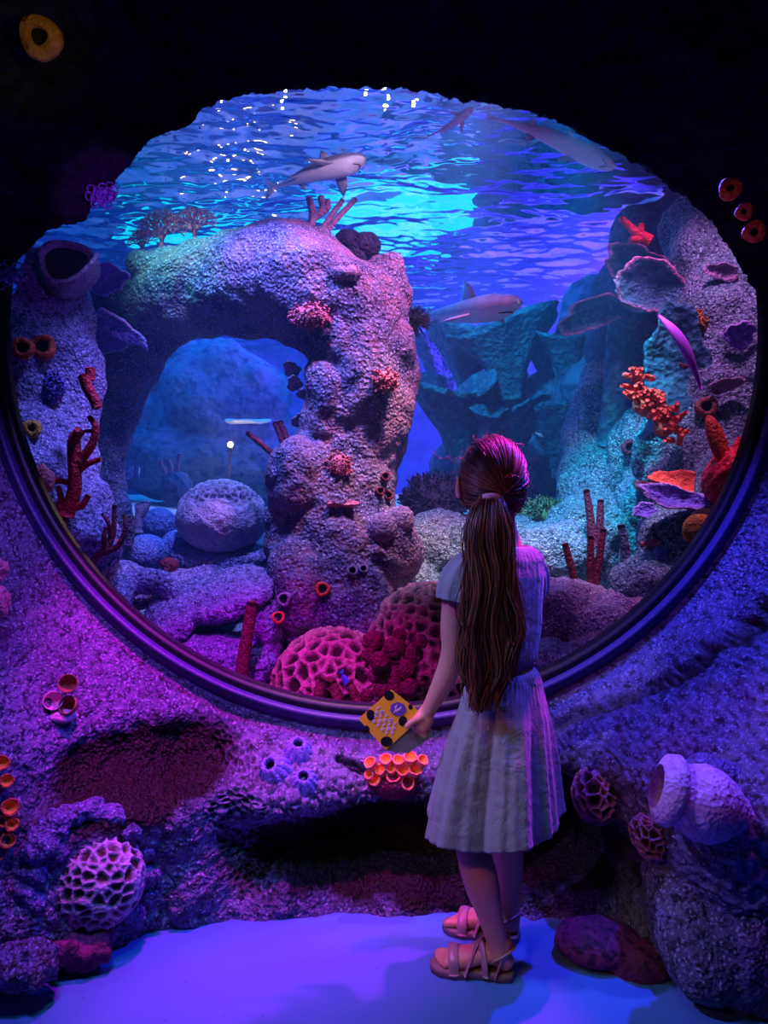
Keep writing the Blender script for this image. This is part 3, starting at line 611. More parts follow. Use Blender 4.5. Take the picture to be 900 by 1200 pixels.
obj('finger_sponge', branches([([(364, 270, 3.05), (366, 250, 3.05), (362, 232, 3.05)], 5, 4), ([(366, 256, 3.05), (378, 246, 3.05), (376, 230, 3.05)], 5, 4), ([(376, 250, 3.05), (384, 243, 3.05), (384, 235, 3.05)], 4, 3.5)], 1), M['tan'], label='knobbly forked sponge on the crest of the arch', cat='sponge')
for i, (a_, b_, lb) in enumerate([((376, 272), (402, 234), 'thin rod sponge next to the forked sponge on the crest'), ((380, 274), (417, 233), 'thin rod sponge leaning farthest right on the crest')]):
    obj('rod_sponge', ptube([(a_[0], a_[1], 3.05), ((a_[0]+b_[0])/2-1, (a_[1]+b_[1])/2, 3.05), (b_[0], b_[1], 3.05)], [4, 3.4, 3], 10, 10), M['tan'], label=lb, cat='sponge')
obj('mushroom_coral', join([pb(408, 282, 3.25, 16, 13), pb(428, 288, 3.25, 18, 16), pb(418, 300, 3.25, 14, 14)]), M['dark'], label='dark lobed coral behind the right shoulder of the arch', cat='coral')
def tufts(name, x, y, Y, rx, ry, n, l, rad, mat, label, seed, cat='coral'):
    Y = surf(x, y, Y, .5, .005); rg = np.random.default_rng(seed); ms = [pb(x, y, Y, rx*.8, ry*.8, rx*.45, n=3)]
    for _ in range(n):
        a = rg.random()*2*PI; q = math.sqrt(rg.random()); d = np.array((math.cos(a)*q, -1.1*(1-.6*q*q), math.sin(a)*q+.15)); d /= np.linalg.norm(d)
        b0 = P(x+rx*q*math.cos(a)*.8, y-ry*q*math.sin(a)*.8, Y)+np.array((0, -pr(rx*.28*(1-q*q), Y), 0)); e = b0+d*l+rg.normal(size=3)*l*.2
        ms.append(tube([b0, e], [rad, rad*.8], 5, 3))
    return obj(name, join(ms), mat, label=label, cat=cat)
tufts('finger_coral', 364, 370, 2.86, 26, 16, 150, .022, .006, M['pinkbush'], 'pink finger coral patch on the front of the arch', 4)
tufts('finger_coral', 452, 446, 2.84, 15, 14, 90, .02, .005, M['pinkbush'], 'small round pink finger coral on the right leg of the arch', 5)
tufts('finger_coral', 398, 545, 2.80, 18, 16, 90, .015, .004, M['pinkbush'], 'faded pink finger coral low on the arch above the leafy coral', 6)
tufts('finger_coral', 405, 320, 2.84, 24, 12, 60, .012, .004, M['tan'], 'pale stubby coral patch high on the arch', 7)
rg = np.random.default_rng(5); ms = []
c0 = P(487, 376, 3.05)
for _ in range(420):
    d = rg.normal(size=3); d /= np.linalg.norm(d); ms.append(tube([c0+d*.01, c0+d*.062*(.9+.2*rg.random())], [.0016, .0011], 4, 2))
ms += [blob(c0, .022, 3)]
obj('spiny_coral', join(ms), M['dark'], label='round spiny coral sticking out of the right side of the arch', cat='coral')
# shelf sponges and rods inside the arch opening
for i, (x, y, w_, lb) in enumerate([(342, 432, 18, 'topmost'), (345, 449, 16, 'second from the top'), (354, 462, 12, 'smallest'), (352, 493, 18, 'lowest')]):
    ear('shelf_sponge', P(x, y, 2.98), pr(w_, 3), pr(w_*.55, 3), .016, (.15*(i % 2), -.35, -.94), (-1, 0, .1*i), M['tan'], '%s shelf sponge on the inner side of the arch’s right leg' % lb, 'sponge', seed=i, curl=.06)
for a_, b_, lb in [((334, 545), (290, 507), 'red rod sponge leaning left inside the arch opening'), ((338, 540), (322, 495), 'left one of the two nearly upright red rod sponges'), ((344, 538), (328, 494), 'right one of the two nearly upright red rod sponges')]:
    obj('rod_sponge', ptube([(a_[0], a_[1], 2.93), ((a_[0]+b_[0])/2+1, (a_[1]+b_[1])/2, 2.95), (b_[0], b_[1], 2.97)], [4, 3.6, 3.2], 10, 10), M['dkred'], label=lb, cat='sponge')
ear('shelf_sponge', P(322, 573, 2.92), .05, .03, .015, (0, -.3, .9), (-1, 0, 0), M['tan'], 'pale shelf sponge at the bottom of the red rod sponges', 'sponge', seed=9, curl=.05)
# tube-mouthed sponges: body + dark mouth
def sponge(name, x, y, Y, r, d, mat, label, h=1.2, lip=.62, cat='sponge', group=None, mouth='hole', n=28, wob=.06, parent=None):
    if name != 'vase_sponge': Y = surf(x, y, Y, .5, pr(r, Y)*.95)
    R = pr(r, Y); prof = [(.62*R, -h*R), (.95*R, -.6*h*R), (1.0*R, -.2*h*R), (.92*R, .0), (lip*R*1.12, .12*R), (lip*R, .06*R), (lip*R*.85, -.15*R)]
    inn = [(lip*R*.88, -.08*R), (lip*R*.7, -.4*R), (lip*R*.4, -.7*R), (.001, -.75*R)]
    def wobble(m, o_):
        V, Fc = m; a = np.arctan2(V[:, 1], V[:, 0]); return V*np.stack([1+wob*np.sin(3*a+o_), 1+wob*np.sin(3*a+o_), 1+0*a], 1), Fc
    t = thing(name, label, cat, P(x, y, Y), group)
    obj('body', xform(wobble(lathe(prof, n), x), P(x, y, Y), d), mat, t); obj('mouth', xform(wobble(lathe(inn, n), x), P(x, y, Y), d), M[mouth], t)
    return t
front = (0, -1, .25)
sponge('cup_sponge', 378, 690, 2.66, 9, (.2, -1, .3), M['orange'], 'red cup sponge on the arch foot, middle of the three on the left face')
sponge('cup_sponge', 332, 702, 2.64, 9, (-.3, -1, .2), M['tan'], 'brownish cup sponge at the left edge of the arch foot')
sponge('cup_sponge', 326, 723, 2.6, 8, (.1, -1, .5), M['orange'], 'orange cup sponge just above the small honeycomb dome, left')
sponge('cup_sponge', 413, 668, 2.66, 7, (.1, -1, .5), M['tan'], 'pale cup sponge, left of the pair on the arch foot')
sponge('cup_sponge', 426, 666, 2.66, 6, (.1, -1, .5), M['tan'], 'pale cup sponge, right of the pair on the arch foot')
sponge('cup_sponge', 452, 558, 2.9, 6.5, (.3, -1, .4), M['dkred'], 'top one of the three maroon cups in the arch’s shadow')
sponge('cup_sponge', 446, 575, 2.9, 6, (.3, -1, .4), M['dkred'], 'lower left one of the three maroon cups in the arch’s shadow')
sponge('cup_sponge', 455, 580, 2.9, 6.5, (.3, -1, .4), M['dkred'], 'lower right one of the three maroon cups in the arch’s shadow')
ear('leafy_coral', P(402, 592, 2.78), .055, .03, .01, (0, -.4, .9), (0, 1, .1), M['pinkbush'], 'small curled leafy coral in the middle of the arch foot', seed=3, wavy=.25, curl=.3)
for x, y, r, lb in [(448, 618, 17, 'left clam shell on the arch foot'), (470, 609, 16, 'right clam shell on the arch foot')]:
    V, Fc = blob((0, 0, 0), (1, .45, 1.05), 5, .04); a = np.arctan2(V[:, 0], V[:, 2]+1.1); V = V*(1+.03*np.cos(a*26))[:, None]
    Yc_ = surf(x, y, 2.72, .5, .012); obj('clam_shell', (V*pr(r, Yc_)+P(x, y, Yc_), Fc), M['tan'], label='ribbed grey '+lb, cat='shell')
sponge('vase_sponge', 76, 306, 2.72, 34, (.1, -.75, .35), M['tan'], 'large wrinkled tan vase sponge at the upper left of the tank', lip=.8, wob=.1)
obj('slender_strand', ptube([(66, 333, 2.6), (85, 330, 2.58), (104, 312, 2.58), (116, 296, 2.6)], [3, 3.4, 3, 2], 10, 20), M['tan'], label='thin curved sea whip in front of the tan vase sponge', cat='coral')
sponge('ring_sponge', 26, 407, 2.45, 13, (.3, -1, 0), M['orange'], 'left one of the two orange ring sponges on the left wall', lip=.55)
sponge('ring_sponge', 49, 405, 2.42, 15, (.2, -1, .1), M['orange'], 'right one of the two orange ring sponges on the left wall', lip=.55)
sponge('ring_sponge', 37, 502, 2.42, 11, (.3, -1, 0), M['yellow'], 'round yellow-brown ring sponge on the left wall', lip=.4)
sponge('ring_sponge', 66, 598, 2.42, 11, (.1, -1, .2), M['pinkbush'], 'pinkish cup nestled in the fork of the bright red coral', lip=.5)
obj('sponge', pb(50, 562, 2.45, 12, 17, amp=.3), M['pinkbush'], label='ribbed salmon sponge left of the bright red coral', cat='sponge')
obj('finger_sponge', branches([([(98, 440, 2.5), (103, 455, 2.5), (110, 468, 2.5), (114, 478, 2.5)], 7, 6), ([(106, 432, 2.55), (106, 445, 2.55)], 6, 6)], 1), M['red'], label='hanging red finger sponge below the violet plates', cat='sponge')
obj('sponge', pb(133, 640, 2.7, 9, 8), M['red'], label='small red sponge behind the dark branching coral', cat='sponge')
obj('sponge', pb(198, 663, 2.95, 11, 10, amp=.3), M['dkred'], label='small maroon tufted sponge under the blue corals', cat='sponge')
for x, y, w_, h2, sx, mt_, lb in [(846, 318, .06, .03, .3, 'tan', 'topmost brownish shelf on the right reef wall'), (866, 392, .05, .05, .1, 'plum', 'violet round plate at the right window edge, above the red barrel sponge'), (850, 450, .06, .025, -.2, 'tan', 'brownish shelf right of the striped brown cup')]:
    ear('plate_coral', P(x, y, 2.6), w_, h2, .018, (-.2, -.8, -.4), (sx, .2, 1), M[mt_], lb, seed=x)
tufts('finger_coral', 818, 378, 2.8, 18, 14, 90, .02, .005, M['yellow'], 'yellowish finger coral tuft above the drooping ear coral', 31)
tufts('finger_coral', 700, 492, 3.4, 20, 14, 90, .03, .006, M['cup'], 'cyan finger coral tuft on the rock pillar', 32)
tufts('finger_coral', 60, 455, 2.8, 22, 20, 130, .02, .005, M['plum'], 'violet finger coral patch on the left reef wall, above the yellow ring sponge', 33)
# red tubes right of the girl
for i, (a_, b_, lb) in enumerate([((694, 640), (690, 588), 'tallest red tube sponge, left one of the rear trio'), ((697, 640), (687, 574), 'thin red tube sponge rising highest of the rear trio'), ((702, 640), (704, 586), 'red tube sponge, right one of the rear trio'),
                                 ((692, 690), (692, 628), 'straight red tube sponge of the front pair'), ((697, 692), (707, 620), 'leaning red tube sponge of the front pair'), ((676, 690), (662, 637), 'single red tube sponge leaning left by the girl’s shoulder')]):
    Yt = 3.0 if i < 3 else 2.72
    obj('tube_sponge', ptube([(a_[0], a_[1], Yt), ((a_[0]+b_[0])/2, (a_[1]+b_[1])/2, Yt), (b_[0], b_[1], Yt)], [4.2, 4.6, 3.8], 12, 14), M['dkred'], label=lb, cat='sponge')
obj('tube_sponge', ptube([(730, 690, 2.8), (733, 650, 2.8), (728, 615, 2.8)], [6, 6, 4.5], 12, 14), M['dark'], label='dark blunt sponge standing right of the red tube pair', cat='sponge')
# red spray and other colours on the right wall
rg = np.random.default_rng(11); sp_ = []
for _ in range(60):
    t_ = rg.random(); x = 738+60*t_+rg.normal()*6; y = 442+72*t_+rg.normal()*9; a = rg.random()*2*PI; l = 5+9*rg.random()
    sp_.append(([(x, y, 2.72), (x+math.cos(a)*l*.5, y-abs(math.sin(a))*l*.6, 2.68), (x+math.cos(a)*l, y-abs(math.sin(a))*l, 2.66)], 4, 2.6))
obj('soft_coral', join([ptube(p, [r0, (r0+r1)/2, r1], 7, 6) for p, r0, r1 in sp_]+[pb(762, 472, 2.84, 20, 18), pb(782, 500, 2.84, 16, 16)]), M['orange'], label='orange-red bushy soft coral on the right reef wall', cat='coral')
obj('soft_coral', branches([([(762, 282, 2.9), (745, 272, 2.9), (728, 256, 2.9)], 7, 4), ([(750, 275, 2.9), (752, 262, 2.88)], 5, 3), ([(755, 280, 2.9), (738, 281, 2.9)], 5, 4)], 1), M['red'], label='small crimson branching coral above the plate corals', cat='coral')
obj('slender_strand', ptube([(770, 368, 2.55), (790, 388, 2.52), (806, 414, 2.52), (822, 456, 2.55)], [1.5, 6, 6, 1.5], 12, 24, flat=((0, 1, 0), .45)), plain('magenta_blade', '#b04ad0', .5), label='slender magenta blade pointing down across the ear coral', cat='coral')  # slender tapered magenta shape, flattened in depth
t = thing('barrel_sponge', 'bright red ribbed barrel sponge at the right edge of the window', 'sponge', P(862, 558, 2.45))
V, Fc = lathe([(.02, -.11), (.055, -.10), (.082, -.06), (.09, 0), (.078, .055), (.055, .085), (.05, .07)], 48); a = np.arctan2(V[:, 1], V[:, 0]); V = V*np.stack([1+.06*np.cos(a*16)]*2+[1+0*a], 1)
obj('body', xform((V, Fc), P(862, 558, 2.45), (.35, -.6, .6)), M['red'], t)
V, Fc = ico(4); obj('lobe', (V*np.array((.03, .015, .10))@np.array(Matrix.Rotation(.35, 3, 'Y'))+P(842, 520, 2.43), Fc), M['orange'], t)
V, Fc = ico(4); obj('lobe', (V*np.array((.015, .012, .05))@np.array(Matrix.Rotation(-.3, 3, 'Y'))+P(862, 528, 2.43), Fc), M['red'], t)
ear('plate_coral', P(795, 568, 2.6), .10, .045, .02, (0, -.8, .5), (.15, .2, 1), M['orange'], 'orange flat coral left of the bright red barrel sponge', seed=5, rim=1.2)
ear('plate_coral', P(790, 588, 2.62), .13, .045, .02, (0, -.8, .5), (.25, .2, 1), M['plum'], 'purple flat coral under the orange one', seed=7)
ear('plate_coral', P(757, 572, 2.6), .05, .018, .02, (0, -.7, .7), (.3, .2, 1), M['pinkbush'], 'pink shelf left of the orange flat coral', seed=8, rim=1.2)
ear('plate_coral', P(757, 600, 2.6), .045, .03, .02, (-.2, -.9, .3), (.3, .2, 1), M['plum'], 'small purple ear below the pink shelf', seed=9)
ear('plate_coral', P(762, 638, 2.55), .035, .012, .014, (0, -.6, .8), (0, .2, 1), M['pinkbush'], 'tiny pink shelf above the dark blue bit', seed=10, rim=1.2)
t = thing('clam', 'golden-brown clam with a dark mantle low on the right side of the window', 'shell', P(822, 622, 2.42))
V, Fc = blob((0, 0, 0), (1, .5, .85), 5, .10); obj('shell', (V*pr(22, 2.42)+P(821, 621, 2.40), Fc), M['yellow'], t)
V, Fc = blob((0, 0, 0), (1, .5, .85), 4, .10); obj('mantle', (V*pr(23, 2.42)+P(827, 615, 2.44), Fc), M['hole'], t)
V, Fc = blob((0, 0, 0), (.9, .5, 1), 4, .2); obj('mouth', (V*pr(5, 2.38)+P(823, 622, 2.375), Fc), M['dkred'], t)
sponge('cup_sponge', 828, 476, 2.62, 13, (-.5, -1, .2), M['brown'], 'striped brown cup sponge below the magenta blade', lip=.5)
sponge('cup_sponge', 806, 418, 2.70, 15, (-.3, -1, .2), M['dkred'], 'maroon hollow sponge beside the magenta blade', lip=.6)
sponge('cup_sponge', 738, 524, 2.8, 10, (-.3, -1, .2), M['dkred'], 'dark maroon sponge under the orange-red soft coral', lip=.5)
obj('cup_coral', pb(775, 650, 2.6, 9, 12), M['blue'], label='small dark blue coral under the tiny pink shelf', cat='coral')
# leafy brown coral in front of the honeycomb domes
rg = np.random.default_rng(21); ms = [ptube([(462, 845, 2.42), (462, 800, 2.42), (463, 775, 2.42)], [14, 11, 9], 14, 12)]
for x, y, r in [(438, 752, 13), (462, 760, 13), (484, 768, 12), (445, 775, 12), (475, 785, 13), (455, 792, 12), (432, 768, 9), (492, 752, 9), (468, 745, 9), (450, 808, 11), (480, 806, 11), (440, 792, 9), (430, 815, 8)]:
    V, Fc = blob((0, 0, 0), (1, .45, 1), 3, .3, 4, off=x); ms.append((V*pr(r, 2.4)+P(x, y, 2.38+.05*rg.random()), Fc))
obj('leafy_coral', join(ms), M['dkred'], label='maroon lobed coral standing in front of both honeycomb domes', cat='coral')
obj('leafy_coral', join([ptube([(372, 842, 2.42), (374, 815, 2.42), (380, 795, 2.42)], [9, 7, 8], 10, 10), ptube([(392, 845, 2.42), (396, 820, 2.42), (388, 798, 2.42)], [8, 7, 6], 10, 10), ptube([(425, 840, 2.4), (416, 815, 2.4), (408, 800, 2.4)], [6, 6, 5], 10, 10)]), M['brown'], label='stubby brown fingers at the bottom of the small honeycomb dome', cat='coral')

# ================================================================ seen through the arch and at the back
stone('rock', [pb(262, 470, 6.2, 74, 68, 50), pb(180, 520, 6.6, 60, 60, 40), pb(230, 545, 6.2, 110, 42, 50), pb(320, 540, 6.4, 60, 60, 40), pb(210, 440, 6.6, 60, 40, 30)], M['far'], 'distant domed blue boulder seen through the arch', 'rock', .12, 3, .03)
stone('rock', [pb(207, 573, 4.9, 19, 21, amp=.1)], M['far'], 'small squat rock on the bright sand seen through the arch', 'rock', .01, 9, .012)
obj('finger_sponge', branches([([(200, 557, 4.9), (200, 548, 4.9), (197, 538, 4.9)], 3, 2.5), ([(208, 556, 4.9), (208, 545, 4.9), (211, 532, 4.9)], 3, 2.5), ([(196, 560, 4.9), (191, 550, 4.9), (188, 540, 4.9)], 3, 2)], 1), M['tan'], label='tiny finger sponges on the squat rock', cat='sponge')
ear('plate_coral', P(288, 494, 5.6), pr(26, 5.6), pr(16, 5.6), .03, (0, -.1, 1), (0, 1, 0), plain('pale_plate', '#c8e8e0', .8), 'pale flat disc coral seen through the arch', seed=1, curl=.02, rim=1.3)
bush('bushy_coral', P(148, 552, 4.8), .06, 120, .03, .005, M['blue'], 'tiny blue bushy coral in the lower left of the arch opening', seed=8)
# underwater lamp glowing through the arch
t = thing('lamp', 'small warm lamp glowing in the blue water through the arch', 'lamp', P(270, 521, 5.4))
obj('bulb', blob(P(270, 521, 5.4), .022, 3, 0), plain('x', '#ffffff'), t)
mb_, nt, b = mk('warm_lamp'); b.inputs['Emission Color'].default_value = (1, .55, .2, 1); b.inputs['Emission Strength'].default_value = 5
t.children[0].data.materials[0] = mb_
obj('lamp_arm', tube([P(270, 523, 5.42), P(268, 560, 5.5)], .01, 8, 3), M['dark'], t)

wl_ = bpy.data.lights.new('lamp_glow', 'POINT'); wl_.energy = 5; wl_.color = (1, .5, .15); wl_.shadow_soft_size = .05; wo_ = bpy.data.objects.new('lamp_glow', wl_); C.objects.link(wo_); wo_.location = P(270, 520, 5.25)
# ================================================================ added cyan glow panel and the bulbs above the water
t = thing('cyan_glow_panel', 'added glowing panel that makes the cyan patch on the rippled water', 'lamp', (-.35, 7.0, 3.6));  # made-up glowing panel, outline shaped to give the bright water patch
bx_ = [(-2.8, 7.7), (-1.9, 7.3), (-1.3, 7.8), (-.8, 7.6), (-.35, 6.7), (.3, 6.2), (.75, 6.4), (.9, 7.2), (.55, 8.6), (-.6, 8.9), (-1.3, 8.9), (-2.8, 8.3)]
V = np.array([(x, y, 3.6) for x, y in bx_]+[(x, y, 3.64) for x, y in bx_]); k = len(bx_)
obj('panel', (V, [tuple(range(k)), tuple(range(2*k-1, k-1, -1))]+[(i, (i+1) % k, (i+1) % k+k, i+k) for i in range(k)]), m_em, t, smooth=False)
for x_ in (-1.4, .3): obj('hanger', tube([(x_, 8.0, 3.63), (x_, 8.0, 4.08)], .008, 8, 2), M['dark'], t)
BL = ['brightest white bulb glinting through the water surface', 'white bulb just above the brightest one', 'white bulb left of the brightest pair, higher one', 'white bulb between the brightest pair and the left one', 'white bulb right of the brightest pair, upper one', 'faint bulb far left of the others, upper one', 'white bulb right of the brightest pair, lower one', 'faint bulb far left of the others, lower one']
for i, (x, y) in enumerate([(452, 130), (455, 121), (429, 118), (443, 112), (488, 124), (334, 120), (484, 128), (331, 131)]):
    Yb_ = 3.3; p = P(x, y, Yb_); o = obj('bulb', blob(p, .007 if i else .012, 2, 0), m_bulb, label=BL[i], cat='lamp', group='white bulbs above the water')

# ================================================================ sharks
m_sh = reef('shark_skin', ['#7d7a9a', '#86809f', '#716e90'], 4, 30, .001, 200, .45, pit='#e0cfe6')
def shark(nose, tail, width, up, label, bend=.0, pect=1.0, cat='shark', slim=1.0):
    """nose, tail: world points; width: body radius; up: rough back direction"""
    nose = np.array(nose); tail = np.array(tail); Ln = np.linalg.norm(nose-tail); f = (nose-tail)/Ln; up = np.array(up, float); up -= f*up.dot(f); up /= np.linalg.norm(up); side = np.cross(up, f)
    def wl(x, y, z): return tail+f*x*Ln+side*(y+bend*Ln*math.sin(x*PI*1.3))+up*z
    ts = np.linspace(0, 1, 44); prof = np.interp(ts, [0, .05, .18, .4, .62, .78, .88, .95, .985, 1], [.16, .17, .30, .68, .96, 1.0, .88, .62, .38, .08])
    n = 24; a = np.linspace(0, 2*PI, n, endpoint=False); V = []
    pit = []
    for t_, p in zip(ts, prof):
        for q in a:
            y = math.cos(q)*p*width*slim; z = math.sin(q)*p*width*(.82 if t_ < .85 else .70)+(.10*width if t_ > .9 else 0)
            V.append(wl(t_, y, z)); pit.append(float(sstep(.05, -.35, math.sin(q))))
    V = np.array(V); m = (V, [tuple(x) for x in grid_faces(len(ts), n, False, True)]+[tuple(range(n))[::-1], tuple(range((len(ts)-1)*n, len(ts)*n))])
    t = thing('shark', label, cat, tail)
    obj('body', m, m_sh, t, attrs={'pit': pit})
    def fin(name, pts, th, nrm_i, at=.6, dark=.0):
        """pts: outline in (x along body, y side, z up) local metres*L; built as a swept wing, thick in the middle"""
        P3 = np.array([wl(*p) for p in pts]); c = P3.mean(0); nn = {'y': side, 'z': up}[nrm_i]; k = len(P3); Vf = [c+nn*th, c-nn*th]+list(P3)
        mid = (P3+c)/2; Vf += list(mid+nn*th*.75)+list(mid-nn*th*.75); Fc = []
        for i in range(k):
            j = (i+1) % k; Fc += [(0, 2+k+i, 2+k+j), (1, 2+2*k+j, 2+2*k+i), (2+k+i, 2+i, 2+j, 2+k+j), (2+2*k+j, 2+j, 2+i, 2+2*k+i)]
        obj(name, (np.array(Vf), Fc), m_sh, t, attrs={'pit': [.4]*len(Vf)})
    w_ = width
    fin('dorsal_fin', [(.66, 0, w_*.6), (.60, 0, w_*1.5), (.53, 0, w_*2.0), (.52, 0, w_*1.6), (.50, 0, w_*.6)], w_*.12, 'y')
    fin('second_dorsal_fin', [(.25, 0, w_*.25), (.19, 0, w_*.75), (.17, 0, w_*.2)], w_*.06, 'y')
    for s in (-1, 1):
        fin('pectoral_fin', [(.76, s*w_*.7*slim, -w_*.25), (.70, s*w_*1.8*pect, -w_*.5), (.60, s*w_*2.8*pect, -w_*.8), (.59, s*w_*2.2*pect, -w_*.6), (.64, s*w_*.7*slim, -w_*.3)], w_*.12, 'z')
        fin('pelvic_fin', [(.36, s*w_*.4, -w_*.3), (.30, s*w_*1.1, -w_*.5), (.28, s*w_*.3, -w_*.3)], w_*.07, 'z')
        obj('eye', blob(wl(.93, s*w_*.60*slim, w_*.12), w_*.07, 2, 0), M['hole'], t)
    fin('tail_fin', [(.04, 0, w_*.15), (-.06, 0, w_*.9), (-.20, 0, w_*2.2), (-.17, 0, w_*1.6), (-.06, 0, w_*.2), (-.08, 0, -w_*.9), (-.03, 0, -w_*.7), (.03, 0, -w_*.15)], w_*.10, 'y')
    obj('mouth', tube([wl(.90, -w_*.4*slim, -w_*.42), wl(.945, 0, -w_*.40), wl(.90, w_*.4*slim, -w_*.42)], w_*.035, 6, 9), M['hole'], t)
    return t
shark(P(428, 185, 3.05), P(320, 221, 3.3), .052, (-.25, .35, .85), 'grey reef shark gliding under the bright cyan water at the top', bend=-.02)
shark(P(612, 356, 3.0), P(478, 374, 3.95), .072, (-.15, .1, 1), 'pale shark swimming towards the glass to the right of the arch', bend=.02, pect=.9, slim=1.15)
shark(P(556, 128, 2.86), P(505, 158, 3.0), .016, (0, .8, .6), 'small slim shark just under the surface at the top centre', bend=.03)
shark(P(722, 194, 2.75), P(582, 140, 2.95), .042, (0, .75, .65), 'long pale shark hugging the roof at the upper right', bend=-.02, slim=.9, pect=.5)
# small fish
def fish(x, y, Y, l, d, mat, label):
    c = P(x, y, Y); t = thing('fish', label, 'fish', c); d = Vector(d).normalized(); q = np.array(d.to_track_quat('X', 'Z').to_matrix())
    V, Fc = ico(3); obj('body', (V*np.array((.5, .10, .22))*l@q.T+c, Fc), mat, t)
    k = np.array([(-.4, 0, 0), (-.75, .0, .22), (-.68, 0, 0), (-.75, 0, -.22), (-.55, .03, 0), (-.55, -.03, 0)])*l@q.T+c
    obj('tail_fin', (k, [(0, 1, 4), (1, 2, 4), (2, 3, 4), (3, 0, 4), (1, 0, 5), (2, 1, 5), (3, 2, 5), (0, 3, 5)]), mat, t)
    obj('eye', blob(c+np.array((.33, -.07, .05))*l@q.T, .03*l, 2, 0), M['hole'], t)
m_silver = plain('silver_fish', '#d8f0e8', .35); m_bluefish = plain('blue_fish', '#3a78b8', .4)
fish(163, 552, 4.6, .05, (.2, -.4, .9), m_silver, 'tiny bright fish hovering upright over the sand through the arch')
fish(406, 800, 2.40, .06, (.4, -.2, -.8), m_bluefish, 'small blue fish nosing down at the small honeycomb dome')
fish(633, 510, 4.0, .04, (1, 0, -.5), m_silver, 'tiny pale fish above the girl’s head, near the pillar')
fish(240, 290, 4.2, .05, (1, .2, .1), m_silver, 'tiny fish above the arch beside the round sea fan') if False else None
# ================================================================ the girl
GY = 1.73
def G(px, py, Y=GY): return P(px, py, Y)
m_skin = plain('skin', '#c98a72', .5, 90, .08, var=.06); m_skin.node_tree.nodes['Principled BSDF'].inputs['Subsurface Weight'].default_value = .08
m_skin.node_tree.nodes['Principled BSDF'].inputs['Subsurface Radius'].default_value = (.01, .004, .002)
m_dress, nt, b = mk('linen_dress'); b.inputs['Roughness'].default_value = .8; b.inputs['Sheen Weight'].default_value = .25
tc = nt.nodes.new('ShaderNodeTexCoord'); nz = nt.nodes.new('ShaderNodeTexNoise'); nz.inputs['Scale'].default_value = 260; nz.inputs['Detail'].default_value = 4
nz2 = nt.nodes.new('ShaderNodeTexNoise'); nz2.inputs['Scale'].default_value = 22; nz2.inputs['Detail'].default_value = 4; nz2.inputs['Distortion'].default_value = 1.2
mx = nt.nodes.new('ShaderNodeMix'); mx.data_type = 'RGBA'; mx.inputs[6].default_value = srgb('#6f686a'); mx.inputs[7].default_value = srgb('#8a8284')
for n_ in (nz, nz2): nt.links.new(tc.outputs['Object'], n_.inputs['Vector'])
nt.links.new(nz.outputs['Fac'], mx.inputs[0]); nt.links.new(mx.outputs[2], b.inputs['Base Color'])
bp = nt.nodes.new('ShaderNodeBump'); bp.inputs['Distance'].default_value = .001; nt.links.new(nz.outputs['Fac'], bp.inputs['Height'])
bp2 = nt.nodes.new('ShaderNodeBump'); bp2.inputs['Distance'].default_value = .012; bp2.inputs['Strength'].default_value = .5; nt.links.new(nz2.outputs['Fac'], bp2.inputs['Height'])
nt.links.new(bp.outputs[0], bp2.inputs['Normal']); nt.links.new(bp2.outputs[0], b.inputs['Normal'])
m_hair = plain('brown_hair', '#6a3626', .45, 300, .2, var=.5)
m_strand, nt, b = mk('hair_strand'); b.inputs['Roughness'].default_value = .42
at = nt.nodes.new('ShaderNodeAttribute'); at.attribute_name = 'tone'; mx = nt.nodes.new('ShaderNodeMix'); mx.data_type = 'RGBA'
mx.inputs[6].default_value = srgb('#24100c'); mx.inputs[7].default_value = srgb('#8a5034'); nt.links.new(at.outputs['Fac'], mx.inputs[0]); nt.links.new(mx.outputs[2], b.inputs['Base Color'])
def tones(ms): return np.concatenate([np.full(len(m[0]), random.random()**1.6) for m in ms])
m_sandal = plain('sandal_leather', '#b07f84', .5, 80, .2); m_sole = plain('sandal_sole', '#8a6468', .7, 60, .2)
m_strap = plain('sandal_strap', '#a8787e', .35, 60, .1)
girl = thing('person', 'girl with a long brown ponytail in a grey linen dress, standing before the window', 'person', (.27, 1.78, 0))
h_ = np.array((-.45, .89, 0)); r_ = np.array((.89, .45, 0)); up_ = np.array((0, 0, 1.))
def A3(*p): return np.array(p, float)
parts_b = []
# torso, neck
parts_b.append(tube([A3(.255, 1.735, .56), A3(.255, 1.735, .66), A3(.257, 1.735, .75), A3(.262, 1.735, .86), A3(.27, 1.735, .95), A3(.272, 1.735, 1.0)], [.052, .062, .058, .074, .080, .045], 24, 24, flat=(h_, .78)))
parts_b.append(tube([A3(.268, 1.742, .965), A3(.268, 1.742, 1.00), A3(.266, 1.740, 1.04), A3(.260, 1.742, 1.10)], [.066, .058, .046, .040], 20, 10))
parts_b.append(tube([A3(.185, 1.675, .955), A3(.262, 1.735, .985), A3(.350, 1.782, .955)], [.032, .034, .032], 16, 14))
